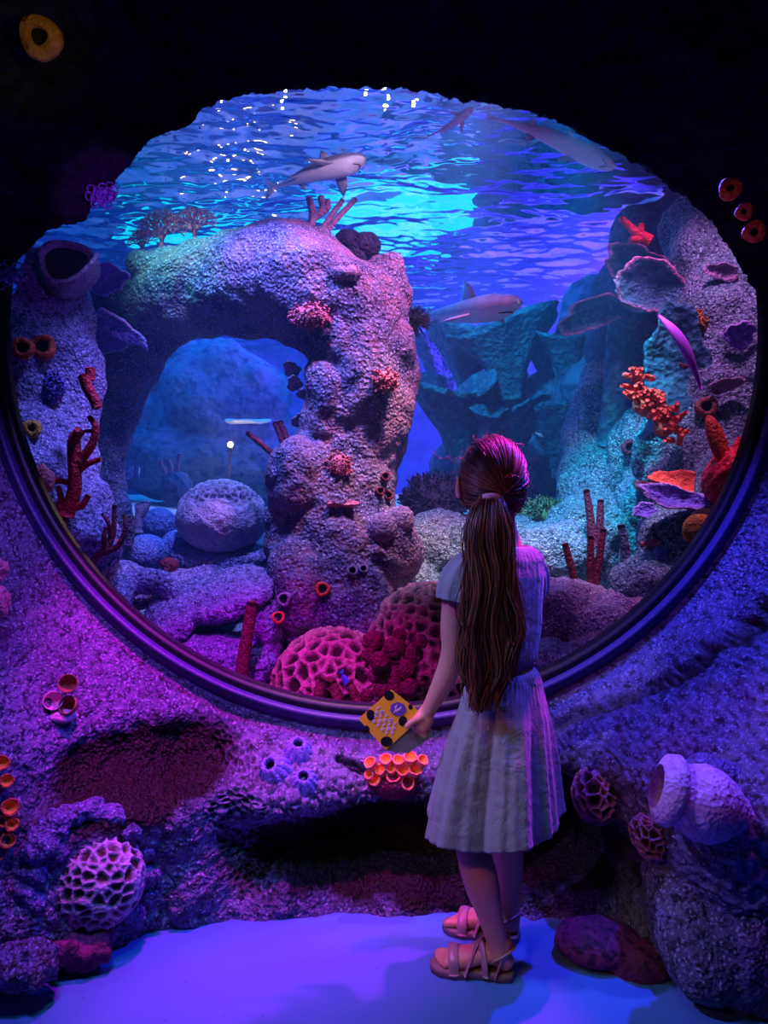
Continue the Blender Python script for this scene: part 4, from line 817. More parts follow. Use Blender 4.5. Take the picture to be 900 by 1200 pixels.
# head: ellipsoid with chin, nose, brow; facing away and a touch to the left
hd = Vector((-.22, .97, .02)).normalized(); hr = Vector((0, 0, 1)).cross(hd)*-1; HC = A3(.252, 1.735, 1.148)
def HL(x, y, z): return HC+np.array(hr[:])*x+np.array(hd[:])*y+up_*z        # x to her right, y forward, z up
V, Fc = ico(5); Vh = V.copy()
x, y, z = V.T; face = sstep(.1, .9, y)
Vh = np.stack([x*.071*(1-.22*sstep(0, -1, z)), y*.088*(1-.12*sstep(0, -1, z)*(y < 0)), z*.098-.004], 1)
Vh[:, 2] -= face*sstep(-.2, -1, z)*.014; Vh[:, 1] += .010*np.exp(-((x/.5)**2+((z+.78)/.25)**2))*face
Vh[:, 1] -= .008*face*(np.exp(-(((np.abs(x)-.42)/.2)**2+((z-.02)/.14)**2)))
parts_b.append((HC+Vh[:, :1]*np.array(hr[:])+Vh[:, 1:2]*np.array(hd[:])+Vh[:, 2:]*up_, Fc))
parts_b.append(tube([HL(0, .084, .012), HL(0, .094, -.012), HL(0, .100, -.026), HL(0, .088, -.034)], [.006, .008, .010, .006], 10, 10))
parts_b.append(tube([HL(-.020, .079, -.052), HL(0, .087, -.051), HL(.020, .079, -.052)], [.003, .0055, .003], 8, 8))
parts_b.append(tube([HL(-.018, .078, -.058), HL(0, .086, -.059), HL(.018, .078, -.058)], [.003, .0055, .003], 8, 8))
for s in (-1, 1):
    parts_b.append(blob(HL(s*.080, .004, -.014), (.008, .014, .025), 3, .05))
    parts_b.append(tube([HL(s*.073, .012, .008), HL(s*.084, -.004, .012), HL(s*.086, -.012, -.006), HL(s*.078, .0, -.036)], [.005, .005, .005, .006], 8, 10))
# arms
parts_b.append(tube([A3(.185, 1.675, .952), A3(.168, 1.675, .90), A3(.160, 1.692, .82), A3(.158, 1.705, .755), A3(.141, 1.725, .69), A3(.112, 1.748, .625), A3(.104, 1.752, .608)], [.036, .034, .031, .027, .026, .019, .018], 20, 40))
parts_b.append(tube([A3(.352, 1.785, .952), A3(.358, 1.81, .88), A3(.345, 1.85, .78), A3(.31, 1.885, .73), A3(.24, 1.90, .68), A3(.215, 1.90, .67)], [.036, .033, .027, .025, .019, .017], 18, 36))
# left hand: palm, four curled fingers behind the booklet, thumb in front
parts_b.append(tube([A3(.104, 1.752, .610), A3(.094, 1.752, .590), A3(.083, 1.750, .566)], [.019, .024, .021], 16, 10, flat=((0, 1, 0), .62)))
for k, (o_, ln) in enumerate([(0, .040), (.013, .045), (.026, .042), (.038, .034)]):
    b0 = A3(.066+o_*.75, 1.752, .572-o_*.62); 
    parts_b.append(tube([A3(.084, 1.752, .582), b0, b0+A3(-.012, .011, -.010), b0+A3(-.020-ln*.35, .016, -.004), b0+A3(-.022-ln*.6, .013, .006)], [.010, .0085, .0078, .007, .0055], 10, 18))
parts_b.append(tube([A3(.094, 1.748, .598), A3(.076, 1.738, .592), A3(.062, 1.731, .586), A3(.050, 1.729, .576)], [.012, .010, .0085, .0065], 10, 14))
# right hand, resting in front of her
parts_b.append(tube([A3(.215, 1.90, .67), A3(.195, 1.905, .66), A3(.175, 1.905, .655)], [.018, .023, .019], 14, 8, flat=(h_, .6)))
for k in range(4):
    z0 = .672-k*.014; parts_b.append(tube([A3(.185, 1.905, .66), A3(.168, 1.905, z0), A3(.145, 1.89, z0-.002), A3(.135, 1.872, z0-.004)], [.010, .0085, .0075, .0055], 10, 14))
parts_b.append(tube([A3(.205, 1.895, .676), A3(.188, 1.885, .690), A3(.168, 1.878, .692)], [.011, .009, .0065], 10, 10))
# legs and feet
parts_b.append(tube([A3(.234, 1.72, .63), A3(.210, 1.72, .48), A3(.196, 1.728, .345), A3(.205, 1.722, .30), A3(.222, 1.705, .235), A3(.245, 1.712, .15), A3(.262, 1.717, .085), A3(.266, 1.716, .05)], [.056, .050, .040, .039, .041, .030, .025, .026], 24, 60))
parts_b.append(tube([A3(.305, 1.765, .63), A3(.302, 1.79, .48), A3(.296, 1.815, .345), A3(.300, 1.825, .29), A3(.308, 1.845, .225), A3(.316, 1.865, .14), A3(.318, 1.872, .085), A3(.32, 1.872, .05)], [.056, .050, .040, .038, .039, .029, .025, .026], 24, 60))
def foot(heel, toe, side):
    heel = A3(*heel, 0); toe = A3(*toe, 0); f = (toe-heel); L_ = np.linalg.norm(f); f /= L_; s = np.cross(f, up_)*side    # s points to the little-toe side
    def q(a, b, c): return heel+f*a*L_+s*b+up_*c
    ms = [tube([q(.06, 0, .036), q(.16, 0, .045), q(.34, .002, .052), q(.52, .003, .042), q(.70, .004, .033), q(.82, .004, .027)], [.018, .025, .029, .030, .032, .024], 18, 24, flat=(up_, .72)), blob(q(.10, 0, .038), (.024, .024, .022), 3, 0),
          tube([q(.12, 0, .09), q(.16, 0, .06), q(.28, 0, .055)], [.024, .027, .022], 14, 8)]
    for k, (w_, l_, rr_) in enumerate([(-.019, 1.0, .0105), (-.004, .985, .0075), (.008, .955, .0070), (.018, .915, .0066), (.027, .87, .0062)]):
        ms.append(tube([q(.74, w_*.85, .028), q(.84, w_, .030), q(l_-.06, w_, .027), q(l_-.005, w_, .021)], [rr_*1.1, rr_, rr_*1.05, rr_*.7], 10, 12))
    return ms, q
fl, ql = foot((.296, 1.716), (.118, 1.752), -1); fr_, qr = foot((.338, 1.868), (.160, 1.915), 1)
parts_b += fl+fr_
body = obj('body', join(parts_b), m_skin, girl); remesh(body, .0034, 6)
for s in (-1, 1): obj('eye', blob(HL(s*.029, .076, .0), .0105, 3, 0), plain('eye_white', '#e8e4e0', .2), girl)
# sandals
def sandal(q, side, lb):
    s_ = bpy.data.objects.new('sandal', None); C.objects.link(s_); s_.parent = girl; s_['base'] = girl['base'][:]; s_['label'] = lb
    out = [(-.02, -.012), (.0, -.024), (.12, -.029), (.30, -.026), (.50, -.029), (.72, -.037), (.90, -.033), (1.0, -.02), (1.05, .0), (1.02, .02), (.92, .034), (.72, .037), (.50, .028), (.30, .025), (.12, .028), (.0, .024), (-.03, .01)]
    k = len(out); V = np.array([q(a, b_, 0.002) for a, b_ in out]+[q(a, b_*1.04, .014) for a, b_ in out]+[q(a, b_, .019) for a, b_ in out])
    Fc = [tuple(range(k))[::-1], tuple(range(2*k, 3*k))]+[(i+o, (i+1) % k+o, (i+1) % k+k+o, i+k+o) for o in (0, k) for i in range(k)]
    obj('sole', (V, Fc), m_sole, s_)
    def strap(pts, w_=.009): return obj('strap', tube([q(*p) for p in pts], [w_]*len(pts), 10, 24, flat=(up_, .30)), m_strap, s_)
    strap([(.74, -.038, .012), (.74, -.034, .040), (.74, 0, .058), (.72, .034, .044), (.71, .038, .012)], .013)
    strap([(.58, -.034, .012), (.50, -.026, .050), (.40, .006, .078), (.34, .033, .050), (.32, .032, .012)], .008)
    strap([(.58, .034, .012), (.50, .028, .050), (.40, -.004, .080), (.30, -.032, .050), (.26, -.031, .012)], .008)
    strap([(.24, .030, .050), (.08, .026, .066), (-.02, 0, .070), (.08, -.026, .066), (.24, -.030, .050)], .007)
    strap([(.20, .031, .012), (.14, .031, .045), (.10, .027, .066)], .006)
sandal(ql, -1, 'left sandal, nearer and flat on the floor'); sandal(qr, 1, 'right sandal, farther back and half hidden')

# ---- dress: rings (py, left px, right px) around the torso, widened in depth
RN = [(640, 556, 622, .055), (646, 541, 634, .066), (655, 534, 640, .076), (675, 533, 641, .084), (700, 537, 640, .084), (740, 543, 637, .078), (775, 549, 631, .072), (785, 549, 631, .072), (800, 543, 637, .080), (840, 530, 644, .105), (880, 519, 648, .122), (920, 508, 652, .136), (950, 501, 655, .146), (966, 498, 657, .15)]
ys = np.linspace(640, 966, 130); na = 240; a = np.linspace(0, 2*PI, na, endpoint=False)
xl = np.interp(ys, [r[0] for r in RN], [r[1] for r in RN]); xr = np.interp(ys, [r[0] for r in RN], [r[2] for r in RN]); dp = np.interp(ys, [r[0] for r in RN], [r[3] for r in RN])
V = np.zeros((len(ys), na, 3)); rg = np.random.default_rng(3)
f1_ = np.sin(a*8+.6+.9*np.sin(a*2))*.6+np.sin(a*15+1.0+np.sin(a*3))*.25+np.sin(a*5+2)*.6; f2_ = np.sin(a*52+np.sin(a*5)*2); f3_ = np.sin(a*34+1.3*np.sin(a*4))
for i, y_ in enumerate(ys):
    c = (P(xl[i], y_, GY)+P(xr[i], y_, GY))/2; w_ = (xr[i]-xl[i])/2*GY/F
    th = a; ca, sa = np.cos(th), np.sin(th)
    sk = float(sstep(782, 900, y_)); ga = float(np.exp(-((y_-792)/20)**2)); top = float(np.exp(-((y_-645)/22)**2)); bod = float(1-sstep(770, 784, y_))
    k = 1+f1_*(.010+.11*sk)+f2_*(.020*ga+.010*top)+f3_*(.014*top*np.clip(np.sin(a*3+2), 0, 1)+.003*bod+.012*sk)
    cinch = -.012*math.exp(-((y_-781)/5)**2)/w_
    k = k+cinch
    V[i, :, 0] = c[0]+ca*w_*k-.15*sa*0; V[i, :, 1] = GY+sa*dp[i]*k+(ca*w_)*.35*(1-.3*sk); V[i, :, 2] = c[2]
    if y_ > 940: V[i, :, 2] += (f1_*.008+.004*np.sin(a*3+1))*(y_-940)/26
V = V.reshape(-1, 3); V += fbm(V, 16, 3)[:, None]*np.array((.004, .006, 0)); Fd_ = [tuple(f) for f in grid_faces(len(ys), na, False, True)]
dr = obj('dress', (V, Fd_), m_dress, girl); so = dr.modifiers.new('thick', 'SOLIDIFY'); so.thickness = .0025; so.offset = -1
# sleeves and yoke
def sleeve(pts, rr_, nm='sleeve'):
    m = tube(pts, rr_, 60, 34, cap=False, prof=lambda t: 1+.05*np.sin(t*9)+.025*np.sin(t*21)); o = obj(nm, m, m_dress, dr); so = o.modifiers.new('thick', 'SOLIDIFY'); so.thickness = .0022; so.offset = 1; return o
dr['base'] = girl['base'][:]
sleeve([A3(.235, 1.715, .962), A3(.206, 1.692, .955), A3(.184, 1.682, .935), A3(.170, 1.676, .910), A3(.164, 1.676, .880)], [.030, .042, .049, .049, .047])
sleeve([A3(.315, 1.762, .962), A3(.335, 1.772, .957), A3(.350, 1.785, .935), A3(.356, 1.795, .910), A3(.356, 1.805, .885)], [.030, .040, .044, .043, .042])
yk = tube([A3(.266, 1.74, .985), A3(.267, 1.737, .975), A3(.268, 1.735, .950)], [.056, .074, .095], 80, 16, cap=False, prof=lambda t: 1+.03*np.sin(t*26), flat=(h_, .72)); o = obj('yoke', yk, m_dress, dr); so = o.modifiers.new('thick', 'SOLIDIFY'); so.thickness = .002
for x_, y_, z_ in [(.0, 0, 0)]:
    nk = [A3(.266, 1.740, .986)+r_*math.cos(t_)*.057+h_*math.sin(t_)*.043 for t_ in np.linspace(0, 2*PI, 25)]
    obj('neckband', tube(nk, .0035, 8, 80, cap=False), m_dress, dr)

# ---- hair
TIE = HL(-.006, -.093, -.028)
cap_r = np.array((.078, .094, .104)); rg = np.random.default_rng(4)
def cap_pt(d): return HL(*(d*cap_r+np.array((0, -.003, .004))))
V, Fc = ico(5); d = V; keepv = ~((V[:, 1] > .38-.25*sstep(.2, .9, V[:, 2])*0) & (V[:, 2] < .62)) & ~((V[:, 2] < -.62) & (V[:, 1] > -.1))
dt = np.array((-.06, -.97, -.25)); dt /= np.linalg.norm(dt); angd = np.arccos(np.clip(V@dt, -1, 1)); az = np.arctan2(V[:, 0]-dt[0], V[:, 2]-dt[2])
rr_ = 1+.012*np.sin(az*46+angd*3)+.010*np.sin(az*23)+.02*np.exp(-(angd/.25)**2)
Vc_ = (V*rr_[:, None]*cap_r*.985+np.array((0, -.003, .004))); Vc_ = HC+Vc_[:, :1]*np.array(hr[:])+Vc_[:, 1:2]*np.array(hd[:])+Vc_[:, 2:]*up_
Fk = [f for f in Fc if keepv[list(f)].all()]
hair = obj('hair', (Vc_, Fk), m_hair, girl); so = hair.modifiers.new('thick', 'SOLIDIFY'); so.thickness = .006; so.offset = -1
hair['base'] = girl['base'][:]
st = []
while len(st) < 1700:
    d = rg.normal(size=3); d /= np.linalg.norm(d)
    if (d[1] > .42 and d[2] < .62) or (d[2] < -.55 and d[1] > -.1) or d@dt > .93: continue
    t_ = np.linspace(0, 1, 9)[:, None]; om = math.acos(np.clip(d@dt, -1, 1)); s0 = d*np.sin((1-t_)*om)/math.sin(om)+dt*np.sin(t_*om)/math.sin(om)
    lift = 1.005+.022*rg.random()+(.05*rg.random() if rg.random() < .05 else 0); j = rg.normal(size=3)*.03
    s0 = s0*(lift+.05*np.exp(-((1-t_)/.18)**2))+j*np.sin(t_*PI)
    st.append(tube([cap_pt(q_) for q_ in s0[::2]], [.0009, .0012, .0013, .0012, .0010], 4, 10, cap=False))
fly = []
for _ in range(170):
    d = rg.normal(size=3); d /= np.linalg.norm(d)
    if d[2] < -.1 or d[1] > .4: continue
    e = d+rg.normal(size=3)*.22; fly.append(tube([cap_pt(d), cap_pt((d+e)/2*1.09), cap_pt(e*1.07), cap_pt((e+rg.normal(size=3)*.15)*1.02)], [.0005, .0005, .0004, .0003], 3, 9, cap=False))
o = obj('hair_strands', join(st+fly), m_strand, hair, kind='stuff', attrs={'tone': tones(st+fly)})
# ponytail
cen = [(575, 583, 1.640, 10), (573, 597, 1.624, 19), (572, 618, 1.614, 25), (573, 655, 1.606, 26), (574, 700, 1.600, 28), (575, 745, 1.602, 30), (573, 785, 1.606, 29), (571, 812, 1.606, 25), (570, 832, 1.604, 17)]
CP = np.array([P(x_, y_, Y_) for x_, y_, Y_, _ in cen]); CW = np.array([pr(r__, 1.61) for *_, r__ in cen])
core = tube(CP[:-2], CW[:-2]*np.array((1, 1, 1, 1, 1, .8, .3))*.66, 30, 50, flat=((0, 1, 0), .42), prof=lambda t: 1+.05*np.sin(t*9)+.03*np.sin(t*17))
pt = obj('ponytail', core, m_hair, girl); pt['base'] = girl['base'][:]
st = []; n = 26; cc = catmull(CP, n); cw = catmull(np.stack([CW]*3, 1), n)[:, 0]; tt = np.linspace(0, 1, n)
NLK = 30; lks = [(rg.uniform(-.95, .95), rg.uniform(-.9, .9), rg.uniform(0, 6.28), rg.uniform(.5, 1.6), rg.uniform(.80, 1.03), rg.normal()*.12) for _ in range(NLK)]
for _ in range(1700):
    ul, vl, ph, fq, le, dr_ = lks[rg.integers(NLK)]; vl = vl*math.sqrt(1-ul*ul); sp__ = .16
    u = np.clip(ul+rg.normal()*sp__, -1.08, 1.08); v = np.clip(vl+rg.normal()*sp__, -1, 1)
    k = min(n, max(8, int(n*min(1.0, le-(.12 if abs(ul) > .7 else 0)+rg.normal()*.025))))
    fz = catmull(rg.normal(size=(7, 3))*(.0032, .0028, 0), k); T_ = tt[:k]; g_ = sstep(.10, .5, T_)
    u_t = u+(ul-u)*.75*sstep(.75, 1.0, T_/T_[-1])+dr_*T_
    X_ = cc[:k, 0]+cw[:k]*u_t+g_*(.0062*fq*np.sin(T_*15*fq+ph))+fz[:, 0]*g_
    Y_ = cc[:k, 1]+cw[:k]*v*.48+g_*.003*np.cos(T_*11+ph)+fz[:, 1]*g_; Z_ = cc[:k, 2]+rg.normal()*.004
    st.append(tube(np.stack([X_, Y_, Z_], 1), [.0012]*(k-3)+[.0011, .0008, .0004], 4, k, cap=False))
for _ in range(26):   # a loose lock on the right edge
    j = rg.normal(size=3)*.003; st.append(tube([P(598, 660, 1.61)+j, P(604, 700, 1.62)+j*1.4, P(609, 735, 1.63)+j*1.5, P(603, 768, 1.635)+j, P(600, 790, 1.63)+j], [.0012, .0013, .0013, .001, .0006], 4, 18, cap=False))
for _ in range(60):
    u = rg.uniform(-1.25, 1.25); k = rg.integers(10, 24); i0 = rg.integers(1, n-9); i1 = min(n, i0+k); q_ = cc[i0:i1].copy(); q_[:, 0] += cw[i0:i1]*u*(1+.08*np.sin(np.arange(i1-i0)*.7+u*5)); q_[:, 1] -= .010
    if len(q_) > 3: st.append(tube(q_, [.0006]*len(q_), 3, len(q_), cap=False))
obj('hair_strands', join(st), m_strand, pt, kind='stuff', attrs={'tone': tones(st)})
tie = tube([P(566.5, 583, 1.632), P(575, 581.5, 1.626), P(583.5, 583, 1.632), P(584, 584, 1.648), P(575, 583, 1.656), P(566, 584, 1.648), P(566.5, 583, 1.632)], [.0075]*7, 12, 40, cap=False)
obj('hair_tie', tie, plain('hair_tie', '#d8a8b4', .7, 200, .4), girl)

# ---- booklet in her left hand
m_yel = plain('booklet_yellow', '#d69a1e', .45, None, var=.04); m_blk = plain('booklet_black', '#0c0c14', .4); m_pg = plain('booklet_back_page', '#5a564e', .5, 14, .02, var=.3)
m_ltr = plain('booklet_lettering', '#c9a6b4', .5); m_pur = plain('booklet_purple', '#5a3a86', .5)
bk = thing('booklet', 'yellow booklet with black blots and white lettering held in the girl’s left hand', 'booklet', P(455, 845, 1.74))
def BKY(px_, py_): return 1.742+(px_-455)*.00012-(py_-845)*.00025
def slabq(name, corners, th, mat, dy=0, parent=bk):
    fr__ = [P(x_, y_, BKY(x_, y_)+dy) for x_, y_ in corners]; k = len(fr__); nn = np.cross(fr__[1]-fr__[0], fr__[2]-fr__[0]); nn /= np.linalg.norm(nn); nn *= np.sign(nn[1])
    V = np.array(fr__+[p+nn*th for p in fr__]); Fc = [tuple(range(k)), tuple(range(2*k-1, k-1, -1))]+[(i, (i+1) % k, (i+1) % k+k, i+k) for i in range(k)]
    return obj(name, (V, Fc), mat, parent, smooth=False)
cover = slabq('cover', [(458.7, 808), (420, 842.5), (452, 879), (497, 838)], .0015, m_yel)
slabq('back_page', [(470, 842), (452, 879.5), (478, 883), (507, 862), (504, 845)], .0012, m_pg, .003)
slabq('pages', [(459, 809), (421.5, 842.5), (453, 879), (496, 839)], .0025, plain('paper', '#c8bcae', .8), .002)
def disc(cx_, cy_, rx, ry, rot=0, n=18): return [(cx_+rx*math.cos(t)*math.cos(rot)-ry*math.sin(t)*math.sin(rot), cy_+rx*math.cos(t)*math.sin(rot)+ry*math.sin(t)*math.cos(rot)) for t in np.linspace(0, 2*PI, n, endpoint=False)]
for c_ in [(456, 815, 6, 5.5, .3), (434.5, 838, 5, 6.5, -.2), (453, 869, 7, 6, 0), (430.5, 853, 3.5, 2, .85), (472, 845, 5, 6, .3), (481, 828.5, 2.5, 3, -.3)]: slabq('blot', disc(*c_), .0003, m_blk, -.0012 if c_[0] != 472 else -.0009)
slabq('emblem', disc(466.5, 831, 10, 8.5, .2, 7), .0003, m_pur, -.0016)
for (x_, y_) in [(464, 828), (466, 832), (469, 830), (463, 833)]: slabq('lettering', disc(x_, y_, 1.0, 3.0, .5, 8), .0003, m_ltr, -.0024)
# rows of worn letters running down to the right
k = 0
for row in range(4):
    for j in range(5 if row < 3 else 4):
        x_ = 443+j*4.9-row*1.9+ (row > 1)*1.0; y_ = 829.5+j*4.7+row*5.2
        if x_ > 470: continue
        k += 1
        sh = k % 4
        lo = disc(x_, y_, 2.1, 2.5, .8, 10)
        if sh in (0, 2):
            slabq('lettering', lo, .0003, m_ltr, -.0016); slabq('lettering', disc(x_, y_, .8, 1.1, .8, 8), .0003, m_yel if row else m_blk, -.0022)
        elif sh == 1:
            slabq('lettering', disc(x_-.9, y_+.6, .7, 2.5, .8, 6), .0003, m_ltr, -.0016); slabq('lettering', disc(x_+.9, y_-.6, .7, 2.5, .8, 6), .0003, m_ltr, -.0016); slabq('lettering', disc(x_, y_, 1.6, .6, .8, 6), .0003, m_ltr, -.0018)
        else:
            slabq('lettering', disc(x_, y_, .8, 2.6, .8, 6), .0003, m_ltr, -.0016); slabq('lettering', disc(x_-.9, y_-1.6, 2.0, .7, .8, 6), .0003, m_ltr, -.0018)
# ================================================================ decorations on the visitors' side
def wY(px_, py_, off=0):
    """depth where the view ray through a pixel meets the rock wall"""
    lo = 1.2
    for Y_ in np.arange(1.2, 2.4, .004):
        p = P(px_, py_, Y_); r = math.hypot(p[0], p[2]-WZ); bl = float(sstep(R0, R0+.30, r)); yw = WY-(WY-float(wall_y(np.array([p[0]]), np.array([p[2]]))[0]))*bl
        if Y_ >= yw: return Y_+off
    return 2.1+off
M['crust'] = reef('violet_crust', ['#6a5a8c', '#5a4c7c', '#40365c'], 10, 70, .012, 110, .6, speck='#9a8cc0')
M['boulder'] = reef('shore_boulder', ['#6a5684', '#4c3c58', '#3a2a34'], 9, 50, .014, 90, .6, speck='#9080a8')
M['maroon'] = reef('maroon_rock', ['#7c2c58', '#5c2448', '#401a34'], 9, 50, .006, 90, .7)
# three barnacles
for x, y, r, d, lb in [(321, 903, 19, (-.25, -.75, .75), 'leftmost and largest of the three violet barnacles on the sill'), (349, 880, 17, (.1, -.6, .9), 'topmost of the three violet barnacles, dark inside'), (356, 916, 17, (.05, -.75, .75), 'lowest of the three violet barnacles on the sill')]:
    Y_ = wY(x, y, .0); R = pr(r, Y_); t = thing('barnacle', lb, 'barnacle', P(x, y, Y_))
    V, Fc = lathe([(1.05*R, -.35*R), (1.0*R, .05*R), (.82*R, .45*R), (.55*R, .80*R), (.44*R, .95*R), (.36*R, .90*R), (.30*R, .55*R)], 96); a = np.arctan2(V[:, 1], V[:, 0]); q_ = np.abs(np.sin(a*5.5)); V = V*np.stack([.86+.20*q_**.6]*2+[1+0*a], 1)
    V = V+fbm(V, 60, 3)[:, None]*.0015
    obj('shell', xform((V, Fc), P(x, y, Y_), d), M['lilac'], t); obj('opening', xform(lathe([(.34*R, .70*R), (.25*R, .3*R), (.001, .2*R)], 24), P(x, y, Y_), d), M['hole'], t)
# orange tube coral cluster under the booklet: each tube a part with a mouth
def tubecluster(name, lb, tubes, Yc, base_px, matb=M['coralpink']):
    t = thing(name, lb, 'coral', P(*base_px, Yc))
    for x, y, r, d, hh in tubes:
        R = pr(r, Yc); c = P(x, y, Yc)
        prof = [(.75*R, -hh*R), (.88*R, -.5*hh*R), (1.0*R, -.15*R), (1.02*R, .0), (.93*R, .09*R), (.80*R, .04*R), (.74*R, -.12*R)]
        V, Fc = lathe(prof, 26); a = np.arctan2(V[:, 1], V[:, 0]); V = V*np.stack([1+.05*np.sin(a*3+x)+.03*np.sin(a*7+y)]*2+[1+0*a], 1)
        o = obj('tube', xform((V, Fc), c, d), matb, t); o['base'] = t['base'][:]
        obj('tube_mouth', xform(lathe([(.76*R, -.06*R), (.62*R, -.42*R), (.35*R, -.7*R), (.001, -.75*R)], 20), c, d), M['inner'], o)
    return t
Yt = wY(462, 905, -.05)
TB = [(433, 893, 7.5), (452, 889, 7.5), (467, 890, 7), (481, 886, 8.5), (496, 890, 7), (445, 901, 7), (458, 899, 7), (472, 901, 8), (487, 900, 9), (432, 907, 6), (438, 912, 8.5), (461, 908, 9), (451, 917, 6), (478, 917, 8.5)]
tc_ = tubecluster('tube_coral', 'cluster of orange-pink tube corals on the sill just below the booklet', [(x, y, r, ((x-463)/60, -.75, .75-(y-900)/50), 3.0) for x, y, r in TB], Yt, (463, 925))
o = obj('coral_base', pb(462, 914, Yt+.055, 34, 20, n=4), M['dkred'], tc_)
# left edge clusters
for tb, lb, yc in [([(2, 894, 9), (8, 915, 8), (12, 946, 10)], 'upper group of red-orange tubes at the left edge of the photo', 925), ([(4, 962, 8), (14, 966, 8), (9, 985, 9), (0, 1000, 8)], 'lower group of red-orange tubes at the left edge of the photo', 985)]:
    Yl = 1.66; tubecluster('tube_coral', lb, [(x, y, r, (.55, -.8, .25), 3.2) for x, y, r in tb], Yl, (2, yc), M['orange'])
stone('sponge', [pb(0, 706, 1.80, 10, 18), pb(-2, 668, 1.82, 8, 14)], M['pinkbush'], 'smooth pink knobs at the left edge beside the window frame', 'sponge', .004, 8, .004)
# half shells on the left
Ys = wY(72, 820, -.02); t = thing('barnacle', 'brown open half shells with pink edges, on the wall left of the window', 'barnacle', P(72, 820, Ys))
m_shb = plain('shell_brown', '#8a5a3c', .5, 60, .3); m_shp = plain('shell_pink', '#e8a0c0', .5, 60, .3)
for x, y, r, rot in [(80, 802, 11, .5), (82, 827, 11, -.4), (62, 822, 11, .9)]:
    V, Fc = lathe([(1.0, .55), (1.0, .2), (.85, -.25), (.5, -.6), (.02, -.75)], 28); Rr = pr(r, Ys); o = obj('shell', xform((V*Rr, Fc), P(x, y, Ys), (math.sin(rot)*.6, -1, .5)), m_shb if x > 65 else m_shp, t); so = o.modifiers.new('thick', 'SOLIDIFY'); so.thickness = .002
obj('rim', pb(72, 838, Ys+.01, 18, 9, n=4, amp=.3), m_shp, t)
# honeycomb coral low on the left, with its crust, and boulders below
Yh = wY(105, 1030)
honeycomb('honeycomb_coral', P(108, 1030, Yh+.02), (pr(62, Yh), .10, pr(60, Yh)), .0265, .011, M['honeydk'], 'mauve honeycomb coral dome low on the wall at the left, near the floor', wall_=.4)
stone('rock', [pb(x, y, wY(x, y, .0), r, r*.9, r*.8, n=4, amp=.4) for x, y, r in [(40, 1060, 17), (38, 1025, 18), (46, 990, 22), (62, 968, 20), (85, 955, 17), (108, 950, 17), (132, 957, 16), (152, 974, 16), (166, 998, 15), (172, 1026, 15), (168, 1050, 12), (30, 1045, 14), (62, 1000, 15)]], M['crust'], 'lumpy violet crust arched over the mauve honeycomb dome', 'rock', .014, 22, .004, fine=.012)
for x, y, rx, ry, dY, lb, mt in [(28, 1132, 40, 26, -.06, 'violet boulder in the bottom left corner by the floor', 'boulder'), (95, 1108, 36, 24, -.02, 'dark brown boulder right under the mauve honeycomb dome', 'maroon'), (148, 1072, 22, 14, .0, 'flat pinkish stone at the floor edge right of the honeycomb dome', 'crust'), (30, 1085, 26, 22, .03, 'small violet lump above the corner boulder', 'crust')]:
    Yr = wY(x, y, dY); stone('rock', [pb(x, y, Yr, rx, ry, rx*.8, n=5, amp=.4)], M[mt], lb, 'rock', .016, 14, .005, fine=.010)
# right-hand side
def pitted(x, y, rx, ry, lb, rot):
    Yp = wY(x, y, .0); V, Fc = ico(6); f1, f2 = worley(V, 2.3, 4.4+x); rid = sstep(0, .30, f2-f1); k = 1-.26*rid+.05*fbm(V, 5, 3)
    V = V*k[:, None]*np.array((pr(rx, Yp), pr((rx+ry)/2, Yp), pr(ry, Yp))); V = V@np.array(Matrix.Rotation(rot, 3, 'Y')).T
    return obj('sponge', (V+P(x, y, Yp), Fc), m_pit, attrs={'pit': rid}, label=lb, cat='sponge')
m_pit = reef('pitted_sponge', ['#a8607c', '#8a5470', '#b87090'], 6, 50, .006, 120, .6, pit='#2e2018')
pitted(701, 930, 31, 36, 'larger pitted brown and pink sponge right of the girl’s skirt', .2)
pitted(764, 982, 24, 30, 'smaller pitted sponge below right of the larger one', -.6)
Yj = wY(830, 945, -.04); t = thing('amphora', 'toppled pale pink clay jar on the right side of the wall', 'jar', P(828, 945, Yj))
V, Fc = lathe([(.0001, -.098), (.05, -.094), (.085, -.07), (.098, -.03), (.095, .01), (.078, .045), (.050, .075), (.040, .095), (.044, .112), (.052, .118), (.044, .116), (.032, .095)], 64)
V = V*.82+fbm(V, 12, 3)[:, None]*.004; m_jar = reef('encrusted_jar', ['#d8a0c0', '#c088b0', '#e4b8d4'], 6, 60, .006, 100, .6)
ax = (1, -.12, -.30); obj('body', xform((V, Fc), P(832, 944, Yj), ax), m_jar, t)
obj('base_ring', xform(lathe([(.055, -.115), (.085, -.10), (.092, -.075), (.080, -.06)], 40), P(822, 938, Yj), ax, .85), m_jar, t)
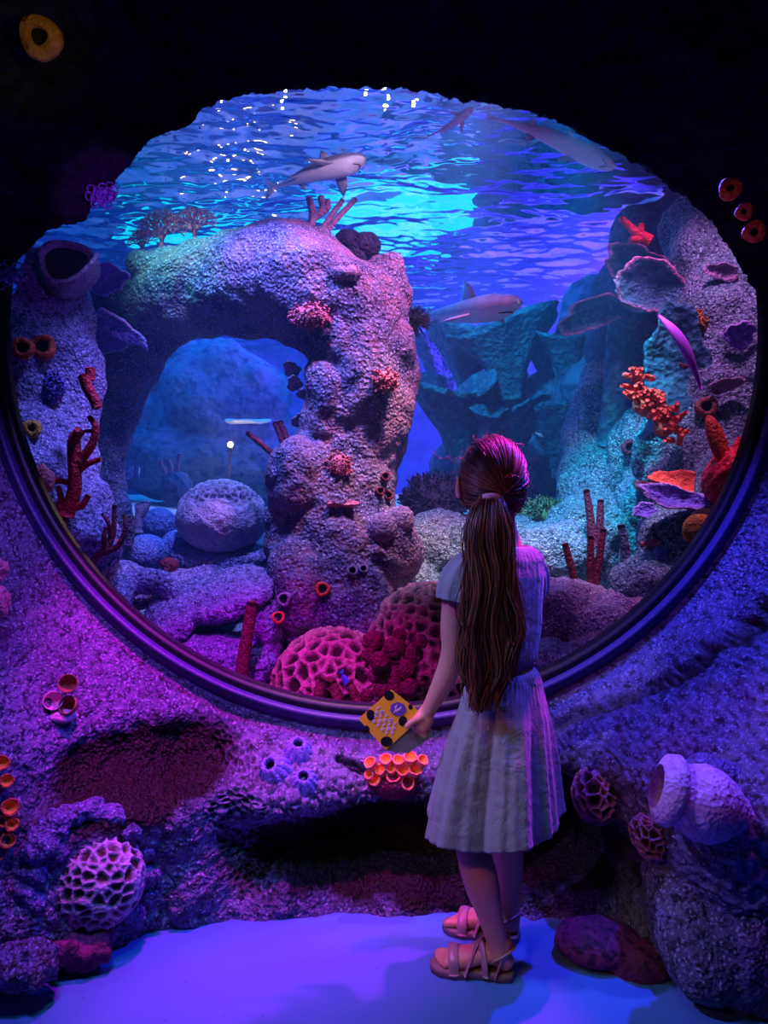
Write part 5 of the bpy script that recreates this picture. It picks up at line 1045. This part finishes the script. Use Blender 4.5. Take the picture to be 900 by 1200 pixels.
stone('rock', [ptube([(788, 925, Yj+.08), (805, 905, Yj+.07), (845, 905, Yj+.07), (885, 930, Yj+.07), (905, 960, Yj+.05)], [12, 14, 18, 18, 20], 18, 40)], M['crust'], 'violet crust wrapped over the top of the clay jar', 'rock', .020, 16, .006, fine=.012)
stone('rock', [ptube([(795, 1010, 1.80), (808, 1070, 1.72), (826, 1130, 1.63), (838, 1168, 1.60)], [44, 48, 44, 30], 24, 40), pb(862, 1110, 1.66, 44, 80)], m_wall, 'column of dark blue brain-coral rock standing at the lower right', 'rock', .008, 9, .007, fine=.006)
stone('rock', [pb(700, 1103, 1.80, 52, 22, 40), pb(752, 1128, 1.76, 44, 24, 34)], M['maroon'], 'low smooth maroon rock at the floor edge, right of the sandals', 'rock', .006, 9, .007, fine=.002)
# on the dark roof
sponge('cup_sponge', 45, 42, 1.55, 24, (.1, -1, -.35), M['yellow'], 'dim yellow cup sponge in the top left corner of the cave roof', lip=.42)
for x, y, r, d, lb in [(856, 220, 13, (-.4, -1, -.1), 'topmost of the three dim orange sponges on the cave roof at the right'), (872, 248, 10, (-.6, -1, -.2), 'middle one of the three dim orange sponges at the right'), (884, 272, 13, (-.5, -1, -.5), 'lowest of the three dim orange sponges at the right')]:
    sponge('cup_sponge', x, y, 1.74, r, d, M['orange'], lb, lip=.35)
def lace(x, y, Y_, r, lb, seed, sq=.8):
    rg = np.random.default_rng(seed); ms = []
    pts = []
    while len(pts) < 13:
        q_ = rg.uniform(-1, 1, 2)
        if q_@q_ < 1 and all(np.hypot(*(q_-p_)) > .42 for p_ in pts): pts.append(q_)
    for q_ in pts:
        c = P(x+q_[0]*r, y+q_[1]*r*sq, Y_); R = pr(r*.26, Y_); lp_ = [c+np.array((math.cos(t)*R, .3*R*math.sin(t*2), math.sin(t)*R*1.1)) for t in np.linspace(0, 2*PI, 13)]
        ms.append(tube(lp_, R*.2, 6, 26, cap=False))
    ms.append(pb(x, y, Y_+.02, r*.9, r*.7*sq, r*.4, n=3)); return obj('lace_coral', join(ms), M['lilac'], label=lb, cat='coral')
lace(121, 229, 1.91, 17, 'net-like violet coral on the lip of the cave roof, upper left', 3)
lace(10, 322, 1.90, 18, 'net-like violet coral at the left edge where the roof meets the window', 4)
